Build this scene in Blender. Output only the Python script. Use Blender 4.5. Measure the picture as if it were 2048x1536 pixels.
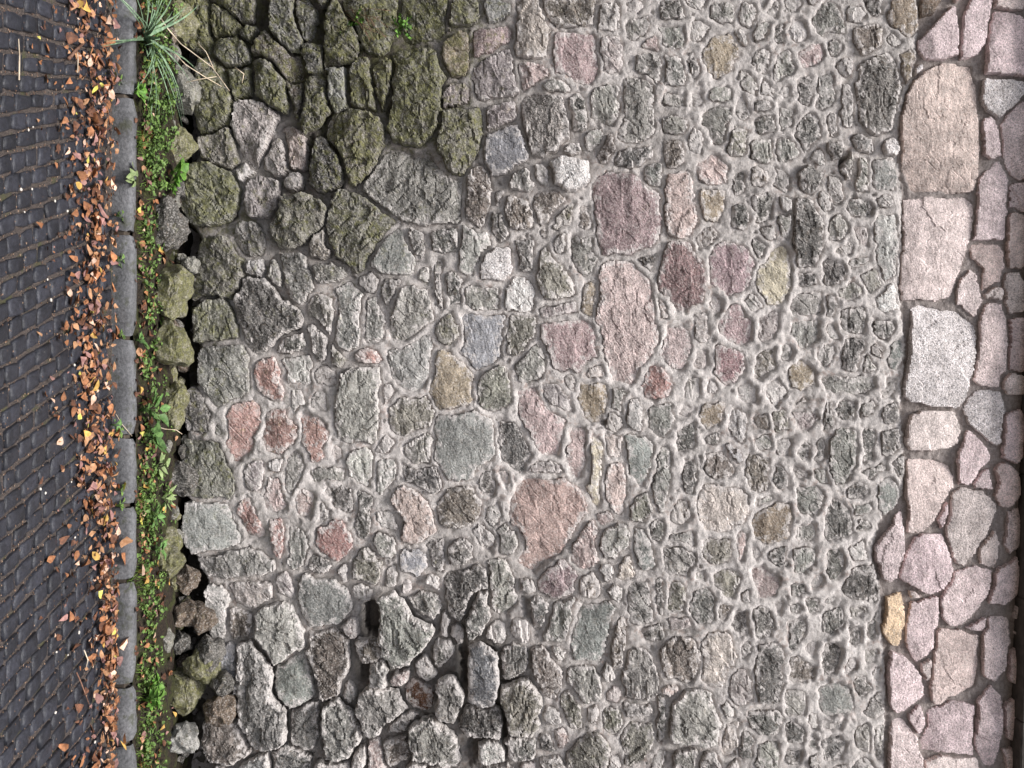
import bpy, math, random
import numpy as np
from mathutils import Matrix, Vector

SC = bpy.context.scene
for o in list(bpy.data.objects):
    bpy.data.objects.remove(o)
COL = SC.collection

# ------------------------------------------------------------------ camera (held sideways: picture right is up)
DIST, EYE, F = 5.6, 1.9, 2000.0          # metres to the wall face, eye height, focal length in 2048-px-wide pixels
S = F / DIST                              # pixels per metre on the wall face
cam = bpy.data.cameras.new('camera'); camo = bpy.data.objects.new('camera', cam); COL.objects.link(camo)
cam.sensor_fit = 'HORIZONTAL'; cam.sensor_width = 36.0; cam.lens = F / 2048 * 36
cam.clip_start = 0.05; cam.clip_end = 3000
m = Matrix(((0, -1, 0, 0), (0, 0, -1, -DIST), (1, 0, 0, EYE), (0, 0, 0, 1)))
camo.matrix_world = m
SC.camera = camo

# ------------------------------------------------------------------ overcast daylight
SUN_EL, SUN_AZ = 66.0, -16.0              # sun high in front of the wall, slightly from the left
w = bpy.data.worlds.new('World'); SC.world = w; w.use_nodes = True
wt = w.node_tree; bg = wt.nodes['Background']
sky = wt.nodes.new('ShaderNodeTexSky'); sky.sky_type = 'NISHITA'; sky.sun_disc = False
sky.sun_elevation = math.radians(SUN_EL); sky.sun_rotation = math.radians(180 + SUN_AZ)
sky.dust_density = 4.0; sky.air_density = 1.0; sky.ozone_density = 1.0
hs_ = wt.nodes.new('ShaderNodeHueSaturation'); hs_.inputs['Saturation'].default_value = 0.55
wt.links.new(sky.outputs[0], hs_.inputs['Color']); wt.links.new(hs_.outputs[0], bg.inputs['Color'])
bg.inputs['Strength'].default_value = 0.062
sl = bpy.data.lights.new('sun', 'SUN'); sl.energy = 1.5; sl.angle = math.radians(22); sl.color = (1.0, 0.98, 0.95)
so = bpy.data.objects.new('sun', sl); COL.objects.link(so)
el, az = math.radians(SUN_EL), math.radians(SUN_AZ)
sdir = Vector((math.sin(az) * math.cos(el), -math.cos(az) * math.cos(el), math.sin(el)))
so.rotation_euler = sdir.to_track_quat('Z', 'Y').to_euler(); so.location = sdir * 20
SC.view_settings.view_transform = 'Standard'; SC.view_settings.look = 'None'
SC.view_settings.exposure = 1.42; SC.view_settings.gamma = 1.0; SC.view_settings.use_curve_mapping = False

RNG = np.random.default_rng(7); random.seed(7)
# ---- stones as read off the wall: kind[+proud] then an outline, per panel of wall (panel origin, scale) ----
PANELS = {
(360,0,4): """X 612,-10 722,-10 722,225 655,235 605,150|X 1165,575 1192,600 1188,840 1168,800|X 1015,1085 1055,1065 1048,1230 1040,1440 1015,1300|X 1655,880 1690,800 1672,980|G 40,0 210,0 200,200 190,400 120,330 60,300 50,100|d 260,0 560,0 600,150 480,190 380,90|G 285,85 400,100 490,200 440,275 330,270 285,240|g1 730,0 880,0 950,350 880,420 780,320 735,150
g 940,30 1050,40 1040,180 1010,280 950,170|G1 1240,30 1300,60 1330,200 1390,300 1350,480 1260,530 1170,470 1220,200|G 1310,20 1740,-20 1740,130 1700,220 1640,300 1600,400 1480,330 1420,200 1320,80
G 1775,-20 2120,-20 2110,220 1960,270 1840,300 1760,130|g 330,300 510,310 520,450 480,530 380,520 330,440|G 370,540 540,540 550,730 440,760 390,660|G1 170,500 330,540 390,660 390,900 350,1000 190,1040 165,900 180,650
n 600,330 740,300 960,500 980,620 870,650 740,460 610,420|G 610,510 740,560 830,700 860,860 720,830 640,740 610,600|n 890,660 990,670 980,830 940,900 900,820 870,720|d 1010,400 1110,410 1100,560 1020,560
G1 1000,680 1070,650 1160,660 1160,860 1060,1010 1010,1040 1000,850|l1 1210,600 1290,560 1330,590 1350,800 1270,850 1210,800 1195,690|G 1350,590 1510,515 1530,700 1590,870 1440,840 1360,800|G 1540,560 1690,500 1690,720 1620,880 1560,740
G1 1720,470 2030,440 2090,700 2060,950 1880,1160 1780,1140 1680,980 1690,760 1720,600|m 470,840 640,840 740,900 730,1030 690,1180 600,1290 540,1260 480,1080 460,930|p 800,1020 960,1100 1020,1200 1000,1290 880,1340 840,1100
m 740,1130 830,1110 860,1330 740,1400 700,1250|d 1060,1250 1110,1130 1190,1200 1280,1250 1320,1380 1200,1470 1110,1480 1060,1400|G1 1260,950 1460,900 1590,1000 1570,1250 1540,1350 1420,1430 1340,1390 1280,1240 1230,1090
G 200,1130 380,1070 410,1200 440,1280 340,1310 240,1270|G1 60,1390 260,1330 400,1440 440,1560 380,1720 250,1760 130,1740 60,1620 50,1480|m 560,1480 750,1430 760,1690 570,1690|g 470,230 620,240 600,300 560,340 480,320""",
(360,384,4): """G2 800,210 860,70 960,60 1110,130 1120,230 1060,330 900,410 830,400 790,310|G2 1230,230 1290,30 1370,60 1500,100 1690,240 1570,400 1520,510 1450,610 1290,540 1270,420 1200,390
g 1480,-80 1640,-290 1800,-340 2000,-280 2240,-40 2210,210 2040,240 1820,190 1600,90|g 500,290 600,310 640,400 600,490 500,480 440,390|G1 210,410 400,400 440,480 490,540 470,740 380,800 250,760 130,830 180,600
l 540,570 640,570 690,600 650,700 570,640|g1 820,540 980,540 1040,680 1040,760 980,850 900,850 860,720|n 1080,380 1160,330 1170,520 1090,530|d 1090,560 1320,600 1260,680 1100,710
t 1540,520 1690,330 1780,310 1880,560 1840,620 1650,620 1550,580|d 1800,300 1920,370 1930,450 1890,550 1830,420|d2 530,720 700,700 830,850 940,1010 930,1070 800,1170 620,1240 560,1180 500,1040 490,880|g 700,620 780,570 850,840 800,850 710,690
G 150,920 340,900 460,1080 450,1170 240,1200 150,1190|g1 190,1215 490,1240 500,1400 530,1560 430,1620 300,1680 240,1640 200,1500|g 1070,850 1230,880 1240,1000 1210,1150 1120,1000 1060,960|g1 1255,820 1340,760 1455,860 1440,1180 1330,1250 1245,1200 1260,1000
g 1475,900 1560,880 1640,1020 1580,1160 1455,1180|d 1640,740 1740,730 1690,940 1640,900|g1 1760,800 1960,790 2010,960 1940,1100 1800,1220 1700,1180 1700,980|l 1710,1250 1810,1240 1960,1110 2000,1200 1990,1450 1900,1590 1725,1500
r 1430,1310 1490,1260 1570,1330 1540,1360 1450,1350|d1 1050,1080 1180,1170 1190,1290 1130,1330 1060,1200|G 1200,1190 1300,1300 1290,1380 1210,1330|r 640,1400 740,1360 800,1440 790,1620 750,1620 680,1580 640,1500|d 820,1150 960,1150 1000,1230 900,1300 800,1260|l 830,1330 1010,1310 1020,1520 860,1500""",
(360,768,4): """g2 1310,-80 1570,-110 1560,100 1550,400 1490,460 1330,460 1290,330 1300,150|d 80,60 200,100 210,250 190,380 80,350 70,200|r 410,210 600,175 635,330 560,420 560,600 450,590 400,470|r 700,270 800,240 910,350 890,430 780,530 740,530 690,400
r 970,240 1110,310 1140,400 1140,540 1070,600 1010,540 1000,380|G2 30,450 150,450 310,530 400,800 370,890 170,890 90,840 40,620|l1 1390,540 1480,490 1530,620 1550,720 1480,790 1400,720 1370,620|g 1590,620 1700,640 1690,800 1590,850 1570,700
G 1720,140 1990,130 2000,330 1850,380 1800,420 1730,380|g 1820,480 1960,390 2040,460 1990,590 1860,620|d 1800,630 1920,710 2040,650 2060,860 1920,820 1830,720|m 530,640 640,640 640,800 560,800|p 720,780 800,780 830,1000 740,1020 700,930
g 880,600 980,560 990,640 870,880 850,780|g 1070,690 1290,690 1260,760 1110,760|d 1170,840 1330,850 1380,960 1340,1000 1230,940|d 1420,870 1510,930 1520,1020 1480,1190 1430,1170 1440,1000|p1 1700,850 1900,870 1980,1050 2010,1160 1860,1250 1780,1200 1830,1080 1740,980
r 500,1000 550,940 580,1060 650,1170 620,1200 520,1130 490,1060|t2 90,960 330,970 430,1150 440,1260 300,1340 110,1300 70,1150|g1 180,1390 370,1350 560,1350 720,1440 640,1560 350,1560 240,1500|r 740,1100 800,1080 850,1200 850,1320 790,1350 760,1250
r1 1130,1180 1260,1120 1330,1230 1340,1300 1280,1390 1190,1330 1140,1270|g 870,1150 990,1230 980,1400 900,1440 850,1300|G1 1410,1400 1500,1350 1570,1380 1580,1500 1540,1560 1430,1536|b1 1800,1350 1960,1370 1980,1450 1880,1510 1810,1490|g 1590,1220 1690,1250 1690,1340 1590,1350|p 960,880 1040,880 1050,1020 960,1020|d 1060,1400 1180,1420 1190,1530 1080,1540""",
(360,1152,4): """X1 1445,240 1600,225 1612,490 1455,500|X 1405,730 1515,690 1500,850 1420,900|X 1130,1090 1150,1110 1165,1420 1135,1400|X 465,900 488,900 490,1120 530,1300 480,1250|l 240,120 340,80 380,250 370,430 330,540 280,540 250,330|m 450,20 680,20 700,150 600,230 500,200 400,60|n 390,270 540,320 550,430 450,480 400,450|t1 1010,30 1180,0 1310,130 1340,260 1240,350 1070,380 1000,200|g1 650,290 870,250 920,400 980,540 880,590 810,660 720,650 650,470
n1 1050,500 1200,440 1290,480 1300,700 1240,900 1160,960 1120,840 1060,650|g3 1610,230 1700,140 1830,280 1980,400 1950,480 1840,600 1790,690 1660,680 1610,500|n1 1460,540 1540,490 1610,560 1580,660 1480,650|b 340,560 420,580 450,780 400,820 340,770
g3 490,580 590,540 700,640 750,800 740,960 860,1030 870,1250 780,1340 650,1360 540,1300 490,1120 490,900|t1 790,760 960,640 1030,760 1050,920 950,1020 880,1040 820,930 770,840|g 870,1080 1060,1020 1110,1060 1100,1280 1010,1370 910,1320 900,1200
g3 1150,1110 1230,990 1330,1090 1440,1210 1380,1300 1290,1460 1180,1450 1160,1300|g1 1490,960 1600,890 1750,930 1820,1040 1700,1140 1580,1220 1460,1200 1470,1080|c 1780,960 1850,880 1980,900 1970,1050 1830,1020|g 1660,1170 1830,1080 1880,1120 1800,1240 1680,1270
l2 1540,720 1650,650 1660,820 1640,880 1560,830|p1 1680,800 1790,770 1790,850 1700,870|g 1870,180 2000,140 2048,250 1990,320 1890,280|g2 1840,1200 1980,1150 2150,1280 2200,1460 2080,1480 1900,1430 1840,1320|n2 240,1180 400,1150 490,1180 560,1350 560,1440 300,1450 250,1330
l1 530,1470 700,1400 740,1540 700,1650 520,1650|d 750,1380 900,1360 1040,1450 1020,1600 760,1600|p 1530,1390 1600,1330 1610,1600 1540,1600|d 1100,1490 1300,1480 1320,1600 1090,1600|n 1640,1320 1830,1260 1820,1420 1700,1480""",
(872,0,4): """o 90,400 170,270 250,310 250,540 160,590 80,480|G 150,0 330,0 390,130 370,170 250,190 100,200|t 350,30 470,-10 560,80 430,190 390,150|v 320,240 580,240 570,330 340,480 320,400|m 330,510 580,390 620,700 570,760 330,790 320,600|k 660,0 800,0 850,160 900,260 880,480 700,450 650,380 700,150
p 670,500 880,500 840,620 720,690 690,640|n 880,0 1250,0 1250,160 1180,230 960,200 910,130|v 960,280 1100,270 1240,270 1270,480 1240,640 1080,610 980,540 940,420|m 1310,80 1430,60 1430,260 1310,250|m 1330,290 1450,290 1460,540 1370,540 1330,440|g 1550,190 1660,150 1670,280 1560,290
d 1830,30 1960,50 1950,150 1830,150|g 1820,220 1970,230 1960,350 1890,390 1820,340|p 1680,320 1760,310 1770,400 1680,400|g1 1640,450 1740,430 1800,540 1790,640 1740,620 1650,560|m 50,700 250,680 260,840 60,860|G1 60,900 380,870 370,1040 300,1150 260,1280 150,1390 80,1340 60,1100
b1 440,1080 640,990 690,1100 700,1260 480,1370 430,1250|m 400,860 590,830 640,960 420,1040|q1 710,860 780,770 960,790 1040,920 1020,1060 960,1180 850,1220 760,1170 710,1020|d 1080,850 1140,790 1190,880 1180,1000 1100,1000|w2 940,1300 1090,1270 1180,1340 1170,1440 1070,1490 980,1440
g1 640,1430 700,1370 770,1480 700,1520 630,1500|g 860,680 1000,650 1040,720 920,740|g 1280,760 1450,690 1470,930 1320,1000 1270,900|g 1490,680 1700,660 1720,1050 1600,1120 1490,1080 1510,850|d 1480,1260 1560,1210 1690,1200 1680,1270 1580,1310 1480,1310|g 1230,1090 1310,1040 1320,1150 1240,1170
n 1310,1200 1390,1100 1400,1220 1340,1280|d 1050,1190 1130,1180 1130,1260 1070,1260|g 1840,900 1960,900 1980,1060 1850,1060|n 1850,1130 1960,1150 1950,1320 1860,1330|g 1830,460 1980,470 1990,650 1920,700 1830,650|g 1850,740 1980,760 1960,890 1860,880|d 1990,480 2048,450 2090,560 2030,620|g 1700,1350 1790,1330 1790,1480 1700,1470""",
(872,384,4): """n1 300,-180 380,-160 410,0 410,130 350,310 270,170 260,60|v1 1290,-60 1400,-130 1560,-90 1760,30 1760,300 1700,420 1560,470 1310,460 1300,200|p1 1850,-120 2000,-160 2080,60 2048,280 1960,340 1880,310 1860,160|u1 1800,640 1880,420 2010,440 2100,620 2130,800 2080,900 1990,940 1880,880 1790,740
P1 1330,640 1440,560 1560,610 1690,720 1720,900 1740,1060 1770,1180 1690,1280 1620,1440 1540,1510 1420,1490 1380,1280 1340,1100 1310,900|v1 900,1070 1100,1040 1240,1080 1240,1330 1120,1410 1000,1390 930,1300 870,1140|d 480,30 540,20 540,100 490,150|n 550,60 680,60 740,200 700,260 560,230
d 440,180 540,160 550,300 500,380 460,280|n1 820,30 940,20 1000,90 880,340 860,220 820,120|G 980,160 1080,120 1060,230 930,310 910,260|n 1150,140 1220,140 1240,280 1180,310|d 0,320 150,310 150,440 20,460|g1 220,300 400,330 400,460 330,560 310,620 220,600|w1 390,490 570,470 590,600 550,700 420,680 360,610
d 660,430 770,430 770,620 670,600|G1 830,490 900,500 1040,700 1080,800 900,840 850,690|g 1100,390 1250,360 1260,560 1200,640 1140,560|d 0,540 50,600 60,880 0,900|d 70,680 180,700 180,850 110,860|g 240,780 480,760 510,950 300,950|b 200,980 540,990 490,1250 420,1380 310,1390 220,1260
G 20,1100 110,1010 200,1080 210,1200 40,1180|l 590,720 680,680 750,800 740,920 560,930|G 590,1030 770,1030 760,1130 660,1290 580,1250|g1 690,1370 800,1240 850,1300 830,1430 690,1530|o 1210,760 1290,760 1250,950 1190,930 1190,830|m 870,930 1080,890 1090,970 900,990|P 1850,1110 2020,1060 2060,1250 1980,1400 1850,1370 1820,1260
g 1740,1400 1850,1400 1860,1530 1730,1530|k 1220,1400 1320,1400 1320,1480 1220,1490|p 1780,880 1840,890 1840,990 1790,1000|d 1620,520 1750,500 1720,640""",
(872,768,4): """o1 0,-250 80,-210 220,-140 260,-40 250,140 120,190 30,180 -20,80|G1 370,0 420,-90 510,-120 550,-20 570,110 480,170 380,150|t1 10,260 300,250 420,330 440,520 340,650 290,730 200,760 60,680 0,560|n1 60,920 180,830 300,840 340,960 300,1080 170,1110 60,1090 50,1000|d 350,700 420,710 460,800 440,880 350,850
p 680,70 790,50 870,220 960,240 1000,340 980,540 850,560 790,480 730,300 690,180|m 880,20 1000,60 1060,150 1050,200 960,180 880,100|o 1180,20 1330,10 1350,130 1290,260 1240,260 1180,160|g 1420,60 1490,60 1470,200 1420,160|l1 1530,170 1600,160 1650,300 1620,370 1560,310|g 1740,180 1850,170 1880,360 1740,400 1720,320
r1 1690,-100 1800,-120 1840,0 1820,110 1760,120 1690,60|d 530,350 660,360 740,520 740,600 690,690 590,640 530,500|p 1070,400 1180,400 1200,620 1180,740 1090,730 1060,600|y 1250,440 1330,510 1330,640 1300,830 1310,950 1270,970 1220,800 1230,560|p 1380,650 1490,660 1490,860 1490,980 1440,1000 1370,830|k 1370,420 1460,430 1470,560 1390,590
t 1540,440 1680,420 1730,540 1720,700 1640,780 1560,680|g 1760,560 1860,540 1840,760 1810,1000 1750,920 1740,740|d 1920,380 2048,300 2048,480 1950,540|R1 630,880 760,760 900,770 1030,780 1180,950 1170,1060 1090,1160 1010,1250 900,1430 780,1520 680,1400 720,1200 630,1150|m 770,640 900,620 990,680 960,720 790,710
p 1110,1380 1180,1140 1250,1120 1280,1200 1280,1400 1180,1460|g 1320,1240 1430,1150 1550,1190 1540,1300 1430,1390 1330,1330|t 1580,1180 1640,1180 1700,1320 1730,1440 1620,1440 1580,1300|k 1480,1400 1560,1350 1560,1530 1470,1530|G 1590,980 1670,900 1710,1000 1640,1090 1590,1060|g 540,1150 640,1170 660,1300 540,1340
d1 100,1330 200,1280 250,1320 230,1440 110,1450|d -50,1280 60,1280 90,1400 60,1470 -40,1440|d 90,1490 380,1480 380,1640 200,1840 140,1800|g 430,1450 550,1440 620,1720 540,1840 450,1780|v 870,1500 1000,1430 1090,1540 1060,1640 970,1680 850,1650|g 1840,1340 1960,1290 2040,1400 2000,1520 1860,1500
g 1880,1190 2020,1200 2030,1280 1900,1280|d 1730,1120 1810,1110 1830,1180 1760,1230|d 1990,640 2060,640 2060,850 2000,820|p 1310,1050 1370,1040 1390,1100 1320,1120""",
(872,1152,4): """X 185,620 262,590 262,930 225,860|X 250,1320 335,1300 320,1500 240,1510|X 515,1100 560,1080 565,1300 520,1290|X 700,150 740,190 780,390 700,300|g1 270,180 340,110 410,170 410,320 330,420 270,470|d1 740,200 850,180 880,260 850,400 780,370|g1 960,250 1080,210 1080,330 1010,510 900,510 900,430|t 1130,260 1400,250 1360,430 1300,650 1130,640 1120,430|b3 280,590 360,570 470,620 480,720 440,1000 390,1060 270,950 270,770|g 530,650 640,570 720,640 680,740 560,820
n1 780,620 880,610 960,740 960,860 930,940 860,900 790,700|g 930,560 1000,580 1000,680 940,640|G2 570,870 720,850 800,960 800,1100 770,1220 600,1220 550,1060|g2 50,870 120,840 210,930 170,1060 130,1110 50,1080|d 230,1050 420,1060 520,1100 510,1270 340,1290 230,1180|w2 340,1340 420,1300 550,1370 540,1470 400,1480
g 1090,770 1210,730 1280,830 1290,950 1200,990 1110,900|n 1430,380 1500,380 1490,680 1420,690|g 1560,100 1700,80 1740,290 1700,360 1580,340|d 1750,60 1830,60 1830,290 1750,290|G 1860,80 1940,60 1990,180 1970,290 1850,260|m 1850,330 1980,330 2010,390 1870,420|g 1660,430 1800,380 1810,480 1700,490
n 1840,600 1900,510 2040,540 2110,640 2090,780 2000,840 1900,800 1850,700|g 1560,620 1680,640 1720,780 1750,880 1700,990 1560,960 1540,800|g 1540,1020 1700,1020 1720,1100 1560,1110|g1 1900,1080 1980,960 2130,930 2260,1000 2270,1200 2200,1320 2000,1320 1900,1270|G1 1020,1010 1080,920 1150,1100 1130,1200 1080,1150
G 1370,1100 1450,1080 1470,1160 1420,1240 1370,1200|G1 1080,1440 1180,1320 1280,1280 1340,1380 1330,1480 1200,1530 1100,1510|G 1520,1260 1580,1200 1700,1200 1710,1300 1640,1430 1540,1500|p 960,1260 1010,1220 1040,1320 980,1350|d 580,1290 750,1330 760,1420 580,1470|d 850,1300 900,1300 930,1390 850,1390|g 860,1470 960,1460 1000,1560 880,1560
d 1780,1000 1830,1000 1820,1250 1780,1290|g 1930,1450 2048,1380 2100,1500 2040,1600 1940,1560|p 1840,900 1910,880 1920,920 1840,940|g 400,1500 560,1500 600,1600 400,1600""",
(1384,0,4): """o 130,330 300,310 340,430 280,560 200,600 110,500|g 150,50 300,60 310,160 180,150|g 510,230 640,180 560,300 500,360|d 540,400 620,380 650,450 620,580 540,560 500,480|p 870,380 1020,360 1040,450 920,530 840,480|g 660,430 790,420 800,560 680,640 650,540|g 1000,80 1110,40 1200,200 1170,280 990,270 980,180
n 1330,240 1490,220 1490,380 1370,430 1320,330|o 1620,-10 1780,-10 1790,180 1740,300 1610,180|d 1400,-10 1500,-10 1480,110 1390,50|d 1340,560 1500,440 1650,480 1660,700 1600,820 1600,1000 1480,1060 1360,960 1330,750|o 1650,430 1740,420 1770,560 1720,650 1670,590|d 860,650 950,620 960,720 990,760 920,830 850,770|g 1000,640 1110,620 1120,820 1000,880 980,780
d 870,1000 960,910 1010,970 1000,1100 920,1200 860,1100|d 520,960 620,930 640,1030 540,1040|g 500,1150 620,1130 640,1290 510,1300|G 300,1020 420,1040 400,1240 300,1210|g 110,860 290,860 290,1000 240,1150 170,1100 110,980|p 70,1330 170,1260 270,1350 250,1450 120,1490 60,1420|d 880,1400 960,1340 1010,1420 960,1520 890,1500
d 340,1400 400,1400 400,1520 350,1530|w 1560,1150 1620,1120 1670,1190 1620,1240 1560,1210|t 1470,1310 1600,1290 1610,1480 1500,1530 1460,1420|g 1320,1250 1400,1300 1380,1530 1320,1530|g1 1200,1290 1290,1240 1290,1400 1230,1410|d 1100,1180 1190,1160 1200,1270 1120,1270|g 1210,700 1270,700 1280,1000 1210,980|g 700,850 790,850 780,970 720,1010
g 1310,1100 1400,1120 1430,1200 1340,1200|d 520,830 600,820 610,880 530,890|g 700,1130 820,1150 840,1220 700,1290|g 150,720 280,720 290,820 150,830|d 660,220 720,230 720,330 640,370|d 1110,300 1180,320 1160,430 1110,400""",
(1384,384,4): """o 60,0 110,-30 230,0 230,120 190,220 120,190 60,110|d 340,150 400,120 450,200 410,280 340,260|d 500,50 600,10 650,90 620,220 550,240 500,150|d1 840,70 960,100 1030,250 1020,450 960,580 860,570 840,400|g 1110,200 1200,210 1230,300 1180,390 1100,400|d 1250,130 1330,30 1420,120 1380,180 1260,170
v 170,480 250,420 380,470 470,540 470,640 400,780 280,790 170,730|y 530,640 640,450 760,450 770,700 720,860 620,880 530,740|d 500,400 600,420 580,510 520,520|d 1080,560 1160,560 1230,690 1130,760 1070,690|g 830,860 1000,800 1040,920 990,970 800,970|g 830,1060 1000,1040 1010,1200 880,1230 830,1150|d 1210,970 1340,940 1380,1010 1350,1110 1250,1110 1200,1050
l1 1490,200 1590,180 1640,260 1650,480 1610,640 1560,690 1510,640 1490,450 1470,330|w1 1490,860 1600,750 1660,830 1630,910 1540,970|v 250,1000 340,910 420,960 480,1060 440,1180 390,1220 270,1170 240,1080|u 180,1270 230,1230 380,1290 400,1390 360,1490 250,1520 190,1420|m 530,1000 670,970 670,1100 600,1190 540,1160|G 520,1400 560,1290 650,1250 660,1370 580,1480 530,1480
o 790,1400 860,1350 960,1430 980,1560 900,1640 820,1600|d 1230,1200 1340,1190 1370,1260 1330,1420 1220,1420|g 1350,1380 1390,1290 1450,1390 1390,1430|g 1040,1180 1130,1270 1070,1400 1020,1330|d 1460,1060 1560,1020 1610,1100 1570,1180 1480,1150|t 1590,1200 1640,1180 1690,1280 1640,1400 1580,1370|d 860,660 980,670 980,730 870,740
g 1130,780 1300,710 1350,800 1250,850|d 1090,860 1130,860 1140,980 1090,990|g 1160,430 1300,370 1310,460 1170,500|m 1310,310 1400,290 1400,440 1320,440|g 690,200 770,200 770,340 700,290|g 1280,560 1400,530 1380,590 1300,600|g 1340,650 1460,620 1500,750 1400,800|g 720,1250 790,1250 780,1340 720,1340|m 0,950 100,980 120,1200 0,1230|m 0,1250 120,1260 130,1400 0,1400|g 1050,1480 1420,1480 1430,1560 1280,1630 1060,1560""",
(1384,768,4): """o 90,220 160,150 240,150 230,260 150,340 90,290|l1 310,250 380,220 410,290 400,440 350,430 310,330|d 130,430 190,410 250,460 170,500|n 140,550 260,530 330,640 320,700 200,740 130,680|b 250,490 300,480 400,590 380,640 300,600|n 510,270 580,260 600,360 540,380|g 520,420 610,400 630,480 560,550 520,520|n 440,620 520,540 620,640 600,800 530,870 460,760
d 660,640 740,650 770,740 720,820 650,760|G 660,250 720,230 760,310 740,400 660,380|m 830,230 950,190 980,290 900,360 830,340|n 830,80 930,30 960,60 930,160 850,180|d 1170,160 1240,110 1310,150 1300,260 1220,290 1170,240|d 1340,170 1420,150 1430,210 1350,270|d 1540,180 1620,180 1630,290 1550,300|g 1120,400 1180,350 1320,360 1330,480 1290,690 1230,760 1160,780 1110,660 1130,520
d 1360,400 1430,370 1470,450 1440,600 1370,630|d 1510,420 1620,370 1650,450 1640,540 1530,580|d 850,530 960,440 960,520 920,640 860,590|d 970,460 1040,450 1040,600 980,640|d 1080,170 1130,160 1120,360 1060,360|g 990,690 1070,680 1070,780 1000,750|g 860,820 980,820 1040,920 1000,1010 920,1050 850,980|k 70,850 170,820 360,860 430,930 450,1010 380,1120 230,1160 110,1150 70,1000
o 500,1040 620,980 760,960 770,1120 740,1230 580,1270 510,1200|G 120,1260 270,1250 290,1380 200,1460 110,1360|d 1080,1020 1130,910 1230,990 1270,1080 1250,1190 1080,1230|d 1260,840 1340,770 1390,860 1340,930 1270,920|t1 1500,760 1580,740 1640,820 1620,1000 1540,1030 1510,950 1520,850|d 1600,620 1690,560 1700,700 1640,770|g 1350,690 1480,650 1570,660 1480,730 1400,740
g 1270,950 1400,960 1420,1050 1320,1060|d 1330,1070 1400,1060 1400,1130 1340,1140|g 830,1150 930,1110 980,1180 950,1260 840,1270|g 810,1310 960,1300 960,1480 830,1500|d 1100,1340 1210,1340 1210,1540 1100,1540|p 360,1200 420,1190 420,1390 370,1380|d 620,1360 740,1290 740,1440 660,1440|g 500,930 620,900 600,950 510,980|p 490,1480 560,1450 680,1540 650,1680 520,1690""",
(1384,1152,4): """d1 1220,30 1290,-60 1460,-80 1490,60 1440,230 1300,170 1220,110|d 20,180 110,100 190,180 180,340 60,350 0,280|G 160,0 250,-60 360,0 340,130 270,190 200,120|n 200,220 310,230 270,330 200,330|k 90,560 150,480 310,470 320,640 260,840 130,850 60,800 80,680|d 330,310 430,290 450,440 380,480 330,390|d 500,290 600,260 630,380 600,460 520,460
d1 540,570 680,550 720,680 690,860 680,980 560,990 510,840 540,720|m 310,790 400,760 470,850 460,960 370,1010 320,960|g 20,930 150,930 180,1050 190,1180 150,1280 20,1330 -60,1250 -40,1080|d 460,1110 640,1080 710,1140 680,1260 520,1260|k 270,1200 360,1170 350,1340 300,1430 250,1420|d 400,1240 480,1280 480,1420 400,1420|g 530,1370 640,1330 700,1420 700,1530 530,1530
g 760,940 880,930 890,1080 760,1090|n 780,700 860,640 960,740 950,820 800,830|d 1050,570 1160,540 1170,620 1130,760 1050,780|t 1050,900 1180,860 1270,960 1260,1060 1080,1130 1040,1020|d 1310,830 1390,810 1410,900 1380,960 1320,920|d 1060,360 1090,280 1180,270 1190,380 1120,450 1060,420|d 1270,400 1350,390 1350,500 1270,540|d 1400,360 1480,300 1490,480 1400,520
d 910,200 1000,170 1010,250 940,270|d 1060,180 1130,180 1110,230 1060,220|g 1260,250 1390,240 1400,320 1290,340|d 780,360 870,300 890,450 860,560 800,570|g 800,230 870,250 860,300 790,300|d 750,1220 810,1170 900,1250 890,1330 790,1320|d 1040,1330 1130,1290 1210,1350 1180,1460 1080,1470|d 740,1410 900,1390 880,1520 740,1520|g 1410,980 1530,950 1520,1090 1410,1120
g 1320,1230 1400,1200 1400,1400 1330,1330|g 1460,1240 1540,1200 1530,1450 1470,1450|g 1380,620 1470,590 1470,680 1390,720|g 1060,1160 1190,1150 1160,1210 1070,1200|g 930,1290 980,1290 980,1380 920,1380|d 920,1440 990,1430 1000,1530 910,1530|d 810,80 880,80 890,130 820,150|g 180,1000 280,1020 320,1120 230,1130|g 40,1480 160,1420 200,1540 60,1600""",
}
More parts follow.
